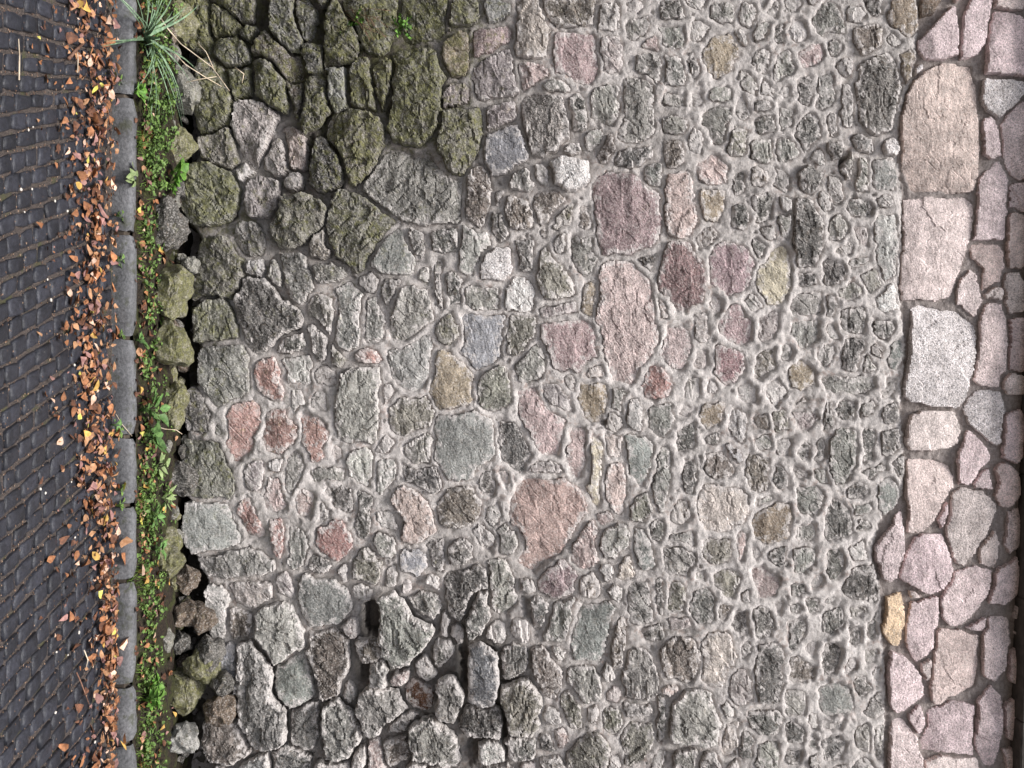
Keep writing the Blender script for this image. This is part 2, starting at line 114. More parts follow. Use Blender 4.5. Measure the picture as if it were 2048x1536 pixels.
UPPER = {
(1648,0,5.12): """A 980,420 1290,90 1330,110 1370,450 1360,560 1190,610 1040,600 970,500|A 1440,150 1510,-30 1720,-40 1660,400 1560,550 1400,610 1390,480|A 1690,250 1740,110 1900,140 2100,240 2250,300 2250,790 1660,740|E 1640,820 1990,850 2090,870 1960,1060 1800,1220 1700,1150 1620,1030
A 1620,1260 1700,1180 1780,1330 1800,1590 1720,1630 1640,1560|B 930,830 1150,680 1280,655 1530,665 1550,850 1570,1500 1565,1830 1530,1930 1390,1970 930,1985 865,1910 810,1650 800,1250 850,1000|A 1830,1430 1790,1270 1990,1060 2250,1000 2250,1810 1990,1835 1870,1720|F 1750,-20 2150,-30 2060,85 1900,115 1760,70
n 990,80 1010,-10 1200,-10 1090,150 1000,170|E 920,700 990,670 990,720 930,790""",
(1648,300,5.12): """F 840,520 920,490 1200,490 1380,490 1520,500 1540,620 1490,880 1440,1000 1360,1280 1290,1480 1150,1530 780,1520 800,1290 800,1100 840,950 820,700|A 1580,320 1780,110 1860,230 1890,430 1850,630 1850,900 1700,930 1520,910 1560,760 1570,560|C 1510,980 1740,940 1820,1060 1830,1230 1790,1350 1620,1430 1640,1200 1540,1120
C 1870,700 1960,620 2090,720 2080,1180 1930,1230 1870,1180|A 1890,360 2200,330 2200,640 1980,610 1880,570|F 1370,1500 1400,1330 1490,1250 1550,1290 1590,1530 1600,1620 1560,1720 1500,1720 1380,1570|D 1830,1270 1960,1240 2040,1400 2090,1600 2000,1680 1890,1690 1870,1500|D 1640,1480 1760,1380 1810,1450 1800,1530 1700,1540""",
(1648,600,5.12): """E1 900,110 950,40 1250,110 1400,100 1540,200 1560,300 1520,620 1480,780 1440,900 1430,1050 1320,1100 1100,1070 900,1030 830,960 830,850 890,580|A 1600,100 1700,0 1820,60 1860,200 1870,700 1800,880 1620,870 1540,810 1590,500|A 1890,190 2000,160 2100,220 2100,700 1980,740 1890,680
F 1830,780 1950,755 2060,800 2080,950 1900,960 1830,900|E 1420,1080 1600,920 1820,940 1840,1150 1810,1450 1740,1470 1500,1270|F1 900,1190 1010,1150 1320,1140 1400,1440 1390,1490 1100,1530 900,1530 850,1450 880,1300|A 1840,1190 2000,1140 2150,1300 2100,1600 1960,1660 1830,1600""",
(1648,900,5.12): """A 1400,-100 1480,-190 1620,-50 1680,60 1650,140 1570,250 1530,350 1390,340 1360,260|F1 850,120 1000,90 1150,90 1330,180 1340,300 1260,430 1180,620 1080,750 960,850 850,830 880,640 850,450|A1 540,990 700,770 720,660 790,620 810,800 800,1050 740,1280 660,1330 590,1290 540,1100
D 1290,470 1420,390 1600,430 1760,560 1700,700 1640,850 1540,1040 1440,1170 1350,1140 1280,950 1260,820|C 1750,180 1850,130 1980,250 1980,450 1900,580 1800,560 1740,500 1800,350|A 850,1080 950,880 1210,870 1250,1000 1290,1200 1280,1340 1060,1470 920,1390 780,1300|A 1210,1530 1260,1400 1330,1270 1530,1190 1720,1240 1690,1430 1560,1600 1420,1760 1310,1800 1220,1700
F 1590,1030 1740,840 1770,960 1740,1220 1610,1150|A 1880,640 1990,600 2010,950 1900,1040 1850,950|A 1750,1260 1960,1110 2000,1450 1850,1560 1680,1560|A 1160,690 1200,560 1280,500 1270,650 1200,780|F 890,1440 1010,1480 940,1530 880,1510|A 1500,350 1600,200 1680,180 1700,380 1560,390|A 2020,100 2200,150 2200,700 2030,650""",
(1648,1236,5.12): """H 600,120 640,0 640,-200 790,-260 800,0 780,200 740,270 690,260|A1 690,350 800,390 990,600 1000,780 870,940 740,950 690,900 660,600|C 1140,130 1330,120 1560,180 1590,500 1570,720 1290,800 1180,890 1100,830 1110,600 1130,350|A 1640,150 1700,0 1890,0 1880,250 1840,500 1740,620 1640,570 1600,400|A 880,950 980,890 1010,1000 1040,1080 1000,1200 940,1150 870,1030
A 1070,960 1280,850 1540,900 1520,1200 1500,1390 1290,1380 970,1330 990,1250 1060,1080|A 1580,850 1700,700 1790,800 1800,1100 1740,1500 1650,1530 1520,1250 1560,950|F1 700,1060 790,1010 930,1220 1010,1536 970,1700 660,1700 680,1330|F 1050,1480 1200,1400 1560,1430 1580,1560 1450,1700 1080,1700|D 1000,480 1090,400 1080,600 1010,640|A 1460,100 1640,0 1640,100 1540,130|A 1900,340 2000,300 2050,500 1960,680 1890,600|A 1850,900 2050,760 2150,1000 2050,1300 1870,1200|A 1830,1350 2000,1330 2100,1600 1900,1650""",
(1384,1152,4): """A 1750,200 1960,170 1960,350 1940,560 1860,650 1790,680 1740,580 1720,450""",
}
# footing boulders at the wall's toe: kind then an outline in picture columns/rows
FOOT = """g 344,100 365,90 395,150 400,210 385,235 355,215|d 312,392 345,385 370,420 375,500 345,503 312,490 302,440|G 318,520 370,520 385,600 370,640 330,625 300,590|G 310,640 340,640 385,675 400,710 385,745 335,755 310,720 298,680|G 338,770 370,760 380,820 365,860 335,870 322,820|g 325,880 345,878 350,905 320,912
G 325,1050 360,1060 370,1110 355,1180 325,1180 315,1110|n 375,1200 398,1195 402,1250 380,1262|l 340,1440 390,1445 408,1480 400,1520 350,1525 335,1490|G 352,1320 392,1330 412,1400 385,1430 350,1400|g 318,1245 332,1255 330,1310 315,1300|g 362,505 372,505 374,520 362,522|g 376,513 395,512 397,545 380,550
G 340,240 375,245 380,320 350,330|G 345,0 385,5 390,75 350,85|d 352,920 372,925 375,1000 355,1010|g 330,1015 350,1010 352,1045 332,1050|n 372,1130 395,1140 398,1180 375,1190|G 398,1300 430,1310 440,1370 405,1380|d 350,1260 385,1270 380,1310 350,1310|d 408,1275 440,1278 452,1335 418,1342|n 425,1395 468,1392 482,1440 432,1450|d 425,1345 470,1350 478,1388 430,1392|n 405,1215 428,1220 436,1262 408,1268"""

# ------------------------------------------------------------------ numeric helpers
_G = np.random.default_rng(3).normal(size=(4096, 2)); _G /= np.linalg.norm(_G, axis=1)[:, None]
def perlin(x, y, seed=0):
    x = np.asarray(x, float); y = np.asarray(y, float)
    xi = np.floor(x).astype(np.int64); yi = np.floor(y).astype(np.int64); fx = x - xi; fy = y - yi
    def g(i, j, dx, dy):
        k = ((i * 73856093) ^ (j * 19349663) ^ (seed * 83492791)) & 0x7fffffff
        v = _G[(k ^ (k >> 11)) & 4095]
        return v[..., 0] * dx + v[..., 1] * dy
    u = fx * fx * fx * (fx * (fx * 6 - 15) + 10); v = fy * fy * fy * (fy * (fy * 6 - 15) + 10)
    a = g(xi, yi, fx, fy) * (1 - u) + g(xi + 1, yi, fx - 1, fy) * u
    b = g(xi, yi + 1, fx, fy - 1) * (1 - u) + g(xi + 1, yi + 1, fx - 1, fy - 1) * u
    return (a * (1 - v) + b * v) * 1.5
def fbm(x, y, seed=0, oct=4, gain=0.5):
    r = 0; a = 1.0; f = 1.0
    for k in range(oct):
        r = r + a * perlin(x * f, y * f, seed + k * 17); a *= gain; f *= 2.03
    return r
def ridged(x, y, seed=0, oct=3):
    r = 0; a = 1.0; f = 1.0
    for k in range(oct):
        r = r + a * (0.5 - np.abs(perlin(x * f, y * f, seed + k * 31))); a *= 0.5; f *= 2.1
    return r
def sstep(a, b, x):
    t = np.clip((x - a) / (b - a), 0, 1); return t * t * (3 - 2 * t)
def poly_sd(P, poly):
    """signed distance (negative inside) of points P (N,2) to a closed polygon, and the nearest point on it"""
    A = poly; B = np.roll(poly, -1, 0); E = B - A
    N = len(P); best = np.full(N, 1e18); near = np.zeros((N, 2)); inside = np.zeros(N, bool)
    for a, b, e in zip(A, B, E):
        w_ = P - a; t = np.clip((w_ @ e) / max(e @ e, 1e-9), 0, 1)
        q = a + t[:, None] * e; d = ((P - q) ** 2).sum(1)
        k = d < best; best[k] = d[k]; near[k] = q[k]
        c = (a[1] > P[:, 1]) != (b[1] > P[:, 1])
        if c.any():
            xx = e[0] * (P[:, 1] - a[1]) / (e[1] if abs(e[1]) > 1e-9 else 1e-9) + a[0]
            inside ^= c & (P[:, 0] < xx)
    d = np.sqrt(best); return np.where(inside, -d, d), near
def idw(tab, x, y, p=3.0):
    num = 0; den = 0
    for (cx, cy, v) in tab:
        w_ = 1.0 / (((x - cx) ** 2 + (y - cy) ** 2) ** (p / 2) + 8e4)
        num = num + w_ * v; den = den + w_
    return num / den
def roughen(poly, seed, amp=2.6, step=4.0, cuts=1):
    p = np.array(poly, float)
    for _ in range(cuts):
        q = np.roll(p, -1, 0); p = np.stack([p * 0.86 + q * 0.14, p * 0.14 + q * 0.86], 1).reshape(-1, 2)
    q = np.roll(p, -1, 0); out = []
    for a, b in zip(p, q):
        n = max(1, int(np.hypot(*(b - a)) / step))
        for k in range(n): out.append(a + (b - a) * k / n)
    p = np.array(out)
    dx = fbm(p[:, 0] / 22, p[:, 1] / 22, seed, 3, .6); dy = fbm(p[:, 0] / 22, p[:, 1] / 22, seed + 101, 3, .6)
    return p + np.stack([dx, dy], 1) * amp
def area(p):
    p = np.array(p, float); x, y = p[:, 0], p[:, 1]
    return 0.5 * abs((x * np.roll(y, -1) - y * np.roll(x, -1)).sum())
def lin(c):
    return tuple(((v / 255) / 12.92 if v / 255 <= .04045 else ((v / 255 + .055) / 1.055) ** 2.4) for v in c)
def wall_xyz(px, py, h):                     # wall face: picture column is height, picture row is along the wall
    return np.stack([(py - 768) / S, -h, EYE + (px - 1024) / S], -1)
def on_ground(px, py, z=0.0):                # where a line of sight meets the level z
    d = F * (EYE - z) / (1024 - px); return Vector(((py - 768) * d / F, d - DIST, z))

# ------------------------------------------------------------------ scene helpers
def new_obj(name, data, parent=None, loc=None):
    o = bpy.data.objects.new(name, data); COL.objects.link(o)
    if parent is not None: o.parent = parent
    if loc is not None: o.location = loc
    return o
def tag(o, label=None, cat=None, group=None, kind=None):
    for k, v in (('label', label), ('category', cat), ('group', group), ('kind', kind)):
        if v: o[k] = v
    return o
def mesh(name, V, Fc, mat, smooth=True, tint=None, par=None):
    me = bpy.data.meshes.new(name); V = np.asarray(V, float)
    me.from_pydata(V.tolist(), [], Fc.tolist() if isinstance(Fc, np.ndarray) else Fc); me.materials.append(mat)
    if smooth: me.polygons.foreach_set('use_smooth', np.ones(len(me.polygons), bool))
    for nm, arr in (('tint', tint), ('par', par)):
        if arr is not None:
            a = me.attributes.new(nm, 'FLOAT_COLOR', 'POINT'); a.data.foreach_set('color', np.asarray(arr, np.float32).ravel())
    me.update(); return me
class Acc:                                   # gathers pieces of one mesh
    def __init__(s): s.V = []; s.F = []; s.T = []; s.P = []; s.n = 0
    def add(s, V, Fc, T=None, P=None):
        V = np.asarray(V, float); s.V.append(V); s.F += [[i + s.n for i in f] for f in (Fc.tolist() if isinstance(Fc, np.ndarray) else Fc)]; s.n += len(V)
        if T is not None: s.T.append(T)
        if P is not None: s.P.append(P)
    def mesh(s, name, mat, smooth=True):
        return mesh(name, np.concatenate(s.V), s.F, mat, smooth, np.concatenate(s.T) if s.T else None, np.concatenate(s.P) if s.P else None)

# ------------------------------------------------------------------ materials
class NT:
    def __init__(s, name):
        s.m = bpy.data.materials.new(name); s.m.use_nodes = True; s.t = s.m.node_tree
        s.b = s.t.nodes['Principled BSDF']; s.b.inputs['Specular IOR Level'].default_value = 0.3
    def n(s, typ, **kw):
        nd = s.t.nodes.new('ShaderNode' + typ)
        for k, v in kw.items():
            if k[0] == '_': setattr(nd, k[1:], v)
        for k, v in kw.items():
            if k[0] != '_': s.put(nd.inputs[k.replace('__', ' ')], v)
        return nd
    def put(s, sock, v):
        if isinstance(v, bpy.types.NodeSocket): s.t.links.new(v, sock)
        elif isinstance(v, (int, float)): sock.default_value = v
        else: sock.default_value = (*v, 1.0) if (sock.type == 'RGBA' and len(v) == 3) else v
    def pos(s): return s.n('NewGeometry').outputs['Position']
    def mapv(s, v, sc, rot=(0, 0, 0)):
        nd = s.n('Mapping', Vector=v); nd.inputs['Scale'].default_value = sc; nd.inputs['Rotation'].default_value = rot; return nd.outputs[0]
    def noise(s, v, scale, detail=4, rough=.55): return s.n('TexNoise', Vector=v, Scale=scale, Detail=detail, Roughness=rough).outputs['Fac']
    def ramp(s, f, a, b, lo=0.0, hi=1.0):
        nd = s.n('MapRange', Value=f); nd.interpolation_type = 'SMOOTHSTEP'
        for k, v in (('From Min', a), ('From Max', b), ('To Min', lo), ('To Max', hi)): s.put(nd.inputs[k], v)
        return nd.outputs[0]
    def math(s, op, a, b=0.0):
        nd = s.t.nodes.new('ShaderNodeMath'); nd.operation = op; s.put(nd.inputs[0], a); s.put(nd.inputs[1], b); return nd.outputs[0]
    def mix(s, f, a, b, blend='MIX'):
        nd = s.t.nodes.new('ShaderNodeMix'); nd.data_type = 'RGBA'; nd.blend_type = blend
        s.put(nd.inputs[0], f); s.put(nd.inputs[6], a); s.put(nd.inputs[7], b); return nd.outputs[2]
    def gain(s, c, f):                        # colour times a scalar
        cb = s.t.nodes.new('ShaderNodeCombineXYZ')
        for i in range(3): s.put(cb.inputs[i], f)
        return s.mix(1.0, c, cb.outputs[0], 'MULTIPLY')
    def bump(s, h, dist, strength=1.0, prev=None):
        nd = s.n('Bump', Height=h, Distance=dist, Strength=strength)
        if prev is not None: s.put(nd.inputs['Normal'], prev)
        return nd.outputs[0]
    def attr(s, name): return s.n('Attribute', _attribute_name=name)
    def out(s, col, rough=.9, normal=None):
        s.put(s.b.inputs['Base Color'], col); s.put(s.b.inputs['Roughness'], rough)
        if normal is not None: s.put(s.b.inputs['Normal'], normal)
        return s.m

MORTAR = lin((216, 209, 205)); MOSS = lin((92, 92, 58)); MOSS2 = lin((116, 116, 58))
def stone_material(name, smear):
    t = NT(name); P = t.pos(); tint = t.attr('tint').outputs['Color']; pa = t.attr('par')
    sep = t.n('SeparateColor', Color=pa.outputs['Color']); edge, speck, moss = sep.outputs[0], sep.outputs[1], sep.outputs[2]; streak = pa.outputs['Alpha']
    st = t.mapv(P, (7, 16, 26), (0, .25, 0))
    n1 = t.noise(P, 16, 5, .6); n2 = t.noise(st, 1.6, 5, .65); n3 = t.noise(P, 130, 3, .6); n4 = t.noise(P, 46, 5, .65)
    c = t.gain(tint, t.ramp(n1, .3, .7, .72, 1.25))
    sk = t.math('MULTIPLY', streak, t.ramp(n2, .35, .66, -.42, .42)); c = t.gain(c, t.math('ADD', 1.0, sk))
    c = t.gain(c, t.ramp(n3, .34, .68, .74, 1.28))
    ng = t.noise(P, 105, 2, .5); c = t.mix(t.math('MULTIPLY', t.ramp(ng, .52, .64), .5), c, t.mix(.35, lin((205, 200, 195)), tint)); c = t.mix(t.math('MULTIPLY', t.ramp(ng, .44, .34), .5), c, t.gain(c, .45))
    # warm and cool mineral patches
    c = t.mix(t.ramp(n4, .54, .72, 0, .35), c, t.mix(.5, c, lin((150, 118, 84))))
    # granite grains
    v = t.n('TexVoronoi', Vector=P, Scale=210.0); gr = t.n('SeparateColor', Color=v.outputs['Color']).outputs[0]
    c = t.mix(t.math('MULTIPLY', speck, t.ramp(gr, .72, .8)), c, t.gain(c, .34))
    c = t.mix(t.math('MULTIPLY', speck, t.ramp(gr, .3, .2, 0, .55)), c, lin((214, 202, 196)))
    # dark pits and pale crumbs
    n5 = t.noise(P, 75, 4, .7); pit = t.ramp(n5, .40, .31)
    c = t.mix(t.math('MULTIPLY', pit, .85), c, t.gain(c, .22))
    c = t.mix(t.ramp(n5, .66, .74, 0, .5), c, lin((190, 184, 176)))
    # smeared mortar near the edges
    n6 = t.noise(P, 34, 6, .68)
    n9 = t.noise(P, 7, 4, .6); sm = t.ramp(t.math('ADD', t.math('ADD', n6, t.math('MULTIPLY', t.math('SUBTRACT', n9, .47), .42)), t.math('MULTIPLY', t.math('SUBTRACT', .40, edge), .36)), .52, .65, 0, smear)
    sm = t.math('MULTIPLY', sm, t.ramp(moss, .2, .7, 1, .15))
    c = t.mix(sm, c, t.gain(MORTAR, t.ramp(n3, .3, .7, .75, 1.1)))
    # moss and algae
    n7 = t.noise(P, 22, 6, .7); mf = t.ramp(t.math('ADD', n7, t.math('MULTIPLY', moss, .25)), .64, .84, 0, .62)
    mc = t.mix(t.ramp(n4, .42, .6), MOSS, MOSS2); mc = t.gain(mc, t.ramp(n3, .3, .7, .5, 1.25))
    c = t.mix(mf, c, mc)
    h = t.math('ADD', t.math('MULTIPLY', n5, .9), t.math('ADD', t.math('MULTIPLY', n3, .45), t.math('MULTIPLY', n2, .5)))
    nb = t.bump(h, .010, .65)
    return t.out(c, .92, nb)
M_STONE = stone_material('rubble_stone', .74)
M_PINK = stone_material('pink_granite', .10)

def mortar_material(name, base):
    t = NT(name); P = t.pos(); pa = t.attr('par'); sep = t.n('SeparateColor', Color=pa.outputs['Color']); dirt_shade, moss = sep.outputs[0], sep.outputs[2]; rub = sep.outputs[1]
    n1 = t.noise(P, 9, 5, .6); n2 = t.noise(P, 60, 5, .65); n3 = t.noise(P, 240, 2, .6); n4 = t.noise(t.mapv(P, (10, 20, 34), (0, .4, 0)), 1.5, 4, .6)
    c = t.gain(base, t.ramp(n1, .3, .7, .82, 1.1)); c = t.gain(c, t.ramp(n2, .3, .7, .8, 1.14)); c = t.gain(c, t.ramp(n4, .3, .7, .86, 1.1))
    c = t.mix(t.ramp(n3, .62, .7, 0, .45), c, lin((205, 198, 190))); c = t.mix(t.ramp(n3, .37, .3, 0, .5), c, lin((80, 76, 72)))
    # gritty rubble showing through where the coat is thin
    n6 = t.noise(P, 30, 6, .7); rf = t.math('MULTIPLY', rub, t.ramp(n6, .50, .60))
    n8 = t.noise(P, 12, 2, .5); rc = t.mix(t.ramp(n8, .4, .6), lin((104, 100, 94)), lin((140, 120, 112))); c = t.mix(rf, c, t.gain(rc, t.ramp(n2, .3, .7, .55, 1.4)))
    c = t.mix(t.math('MULTIPLY', dirt_shade, t.ramp(n1, .2, .6, .7, .97)), c, t.gain(lin((74, 67, 59)), t.ramp(n2, .3, .7, .7, 1.3)))
    n7 = t.noise(P, 20, 6, .7); mf = t.ramp(t.math('ADD', n7, t.math('MULTIPLY', moss, .3)), .66, .88, 0, .7)
    c = t.mix(mf, c, t.gain(MOSS, t.ramp(n2, .3, .7, .6, 1.3)))
    h = t.math('ADD', t.math('MULTIPLY', n2, 1.0), t.math('ADD', t.math('MULTIPLY', n3, .34), t.math('MULTIPLY', rf, -.35)))
    return t.out(c, .95, t.bump(h, .011, 1.0))
M_MORTAR = mortar_material('lime_mortar', MORTAR)
M_MORTAR2 = mortar_material('grey_joint_mortar', lin((164, 154, 150)))

KIND = dict(g=(136, 134, 125), G=(126, 122, 102), d=(102, 99, 94), l=(168, 166, 161), b=(148, 152, 162), w=(214, 211, 208), p=(192, 168, 162), m=(160, 145, 142),
            r=(168, 126, 118), o=(158, 132, 94), y=(186, 168, 128), k=(198, 178, 162), t=(134, 140, 133), n=(120, 105, 91), v=(172, 144, 145), u=(150, 117, 118),
            P=(200, 176, 175), R=(192, 157, 151), c=(146, 94, 58), q=(134, 130, 122),
            A=(232, 212, 213), B=(202, 185, 176), C=(222, 202, 196), D=(216, 202, 199), E=(232, 224, 224), F=(234, 217, 213), H=(228, 200, 168))
SMOOTH = dict(t=.45, b=.5, R=.6, y=.7, o=.7, w=.7, v=.7)
SPECK = dict(v=.45, P=.6, p=.3, w=.9, q=.8, u=.4, E=.85, A=.5, F=.35, H=.2, D=.5, C=.25)
STREAK = dict(G=.9, g=.8, d=.9, n=.8, m=.6, l=.7, B=.5, k=.6)

# ------------------------------------------------------------------ the wall: relief, moss and dirt over its face
REL = [(420,80,1),(600,120,1),(800,150,.8),(480,300,.8),(660,280,1),(800,300,.7),(950,150,.35),(950,300,.6),(480,480,.75),(640,430,.85),(800,480,.45),(460,620,.6),(640,600,.45),(820,620,.3),
       (480,850,.2),(700,900,.2),(450,1050,.35),(650,1050,.15),(800,1100,.35),(560,1250,.6),(760,1300,.85),(560,1420,.75),(740,1450,.85),(940,1330,.95),(1000,1450,.85),(1080,1250,.45),(1100,1420,.3),
       (1000,900,.15),(1000,600,.25),(1200,400,.2),(1200,150,.25),(1150,330,.5),(1300,250,.45),(1200,700,.2),(1400,200,.15),(1400,700,.12),(1600,200,.2),(1600,700,.15),(1500,1100,.1),(1650,1300,.1),(1750,500,.2),(1680,330,.5)]
MOS = [(480,540,.55),(560,380,.55),(640,560,.4),(760,520,.4),(880,360,.4),(1000,180,.35),(440,760,.55),(470,1000,.3),(400,100,1),(600,100,.9),(800,100,1),(850,250,1),(700,300,.9),(920,100,.9),(930,220,.8),(980,230,.4),(600,450,.5),(720,450,.6),(430,420,.9),(430,600,.7),(400,720,.7),(420,900,.5),(430,1100,.35),(500,700,.1),(520,300,.4),
       (650,650,.2),(900,450,.1),(1050,300,0),(1060,100,.1),(1100,600,0),(800,800,0),(600,1000,0),(550,1300,.1),(760,1350,.15),(1000,1400,.1),(1400,300,0),(1400,900,0),(1700,700,0),(1300,1300,0),(1600,1300,0)]
DRT = [(430,700,.45),(430,900,.4),(425,1080,.4),(500,560,.5),(560,1290,.5),(560,1420,.55),(650,1400,.5),(560,380,.6),(700,450,.6),(900,400,.3),(420,80,1),(600,120,1),(760,120,1),(860,200,.9),(480,280,.5),(660,300,.95),(800,330,.6),(950,150,.5),(960,300,.45),(480,480,.5),(640,430,.6),(800,480,.15),(460,650,.25),(700,560,.4),(820,620,.1),(480,850,.05),(700,900,0),
       (450,1050,.1),(800,1150,.2),(560,1250,.25),(740,1330,.75),(560,1420,.4),(740,1450,.6),(950,1300,.8),(1000,1430,.75),(1080,1250,.2),(1100,1420,.1),(1000,900,0),(1000,600,.05),(1200,400,.08),(1200,150,.1),(1150,320,.3),(1300,250,.3),(1400,200,.05),(1400,700,0),(1600,700,0),(1500,1100,0),(1650,1300,0)]
BASE = ([-900,0,100,230,290,340,440,480,560,650,760,780,880,960,1090,1160,1290,1370,1450,1500,1536,2500], [395,385,395,402,398,374,374,400,395,393,402,380,372,372,378,412,436,476,484,440,440,420])
SEAM = ([-900,0,60,150,230,300,400,480,560,620,700,760,820,870,900,990,1040,1110,1180,1260,1300,1380,1536,2500], [1795,1832,1836,1830,1812,1796,1806,1806,1800,1802,1812,1806,1800,1808,1810,1806,1762,1744,1762,1764,1768,1772,1768,1770])
def seam(y): return np.interp(y, *SEAM)
def parse(d):
    out = []
    for (ox, oy, s), txt in d.items():
        for it in txt.replace('\n', '|').split('|'):
            a = it.split(); pts = np.array([[float(v) for v in q.split(',')] for q in a[1:]])
            out.append((a[0][0], float(a[0][1:] or 0), pts / s + (ox, oy)))
    return out
def fit(poly, k):                             # pull an outline towards its middle by k pixels
    c = poly.mean(0); d = poly - c; r = np.hypot(*d.T)[:, None]
    return c + d * np.clip(1 - k / np.maximum(r, 1), .6, 1.5)

class Stone: pass
s_hole = []
stones = []
for up, src in ((0, PANELS), (1, UPPER)):
    for i, (k, proud, p) in enumerate(parse(src)):
        s = Stone(); s.kind = k; s.proud = proud; s.up = up; s.seed = 1000 * up + i
        s.poly = roughen(p, s.seed, 1.5, 4.0, 1) if k == 'X' else roughen(fit(p, -4.5 if up else -(10.0 - 4.0 * float(sstep(1250, 1500, p.mean(0)[0])))), s.seed, 2.8 if not up else 1.7, 4.0, 1 if not up else 0); s.area = area(s.poly); s.c = s.poly.mean(0); s.traced = True
        stones.append(s)

ok_ = []
for s in sorted(stones, key=lambda q: -q.area):
    if not any(abs(s.c - b.c).max() < 120 and poly_sd(s.c[None], b.poly)[0][0] < -7 for b in ok_): ok_.append(s)
stones = [s for s in stones if s in ok_]
def field(x0, x1, y0, y1, step, stones, fill_seed, tiers, main=True):
    """distance to the nearest stones over a grid, with smaller rubble pinned into the wide joints; every stone then grows into its joint"""
    gx = np.arange(x0, x1 + .1, step); gy = np.arange(y0, y1 + .1, step)
    X, Y = np.meshgrid(gx, gy, indexing='ij'); S1 = np.full(X.shape, 60.0); S2 = np.full(X.shape, 60.0); ID = np.full(X.shape, -1)
    al = []
    def stamp(s):
        poly = s.poly; lo = poly.min(0) - 48; hi = poly.max(0) + 48
        i0 = max(0, int((lo[0] - x0) / step)); i1 = min(len(gx), int((hi[0] - x0) / step) + 2); j0 = max(0, int((lo[1] - y0) / step)); j1 = min(len(gy), int((hi[1] - y0) / step) + 2)
        s.win = None
        if i1 <= i0 + 1 or j1 <= j0 + 1: return
        sub = np.stack([X[i0:i1, j0:j1].ravel(), Y[i0:i1, j0:j1].ravel()], 1)
        d = poly_sd(sub, poly)[0].reshape(i1 - i0, j1 - j0); w = (slice(i0, i1), slice(j0, j1)); s.win = w; s.sd = d; k = len(al); al.append(s)
        a, b, c = S1[w], S2[w], ID[w]; first = d < a
        S2[w] = np.where(first, a, np.minimum(b, d)); ID[w] = np.where(first, k, c); S1[w] = np.where(first, d, a); s.k = k
    for s in stones: stamp(s)
    rg = np.random.default_rng(fill_seed); fill = []
    for tier in tiers:
        cand = np.argwhere(S1 > tier); rg.shuffle(cand)
        for i, j in cand:
            sd = S1[i, j]; x, y = X[i, j], Y[i, j]
            if sd < tier or len(fill) > 1500: continue
            up = x > seam(y) + 4
            if x < np.interp(y, *BASE) + 10 or abs(x - seam(y)) < 10: continue
            r = min(sd + 3, 32) * rg.uniform(.9, 1.05)
            n = rg.integers(4, 7); a = rg.uniform(0, 6) + np.arange(n) * 2 * np.pi / n + rg.uniform(-.4, .4, n)
            el_ = rg.uniform(.45, .85); th = rg.normal(1.5, .35); q = np.stack([np.cos(a), el_ * np.sin(a)], 1) * r * rg.uniform(.8, 1.1, n)[:, None]
            R_ = np.array([[math.cos(th), -math.sin(th)], [math.sin(th), math.cos(th)]]); q = q @ R_.T + (x, y)
            s = Stone(); s.kind = rg.choice(list('AAFDC')) if up else rg.choice(list('gggggdddllmmpn')); s.proud = 0; s.up = int(up); s.seed = int(5000 + fill_seed * 3000 + len(fill)); s.poly = roughen(q, s.seed, 1.4, 4.0, 0); s.area = area(s.poly); s.c = s.poly.mean(0); s.traced = False
            stamp(s); fill.append(s)
    PHI = np.full(X.shape, 40.0); wob = fbm(X / 11, Y / 11, 61, 3, .6); jn = fbm(X / 60, Y / 60, 63, 2)
    HOLE = np.zeros(X.shape)
    for s in al:
        if s.kind == 'X': HOLE[s.win] = np.maximum(HOLE[s.win], (.20 if s.proud else .05) * sstep(5, -7, s.sd + 6 * wob[s.win])); continue
        w = s.win; oth = np.where(ID[w] == s.k, S2[w], S1[w]); jw = 4.0 + 3 * jn[w] if s.up else 10.5 + 6.0 * jn[w] - 7.0 * idw(REL, s.c[0], s.c[1])
        gr = .5 if s.up else 3.0 + 4.0 * idw(REL, s.c[0], s.c[1])
        s.phi = np.maximum(s.sd - gr, (s.sd - oth) / 2 + jw / 2) + (1.3 if s.up else 2.0) * wob[w]; s.X = X[w]; s.Y = Y[w]
        PHI[w] = np.minimum(PHI[w], s.phi)
    s_hole.append(HOLE); return gx, gy, X, Y, PHI, fill

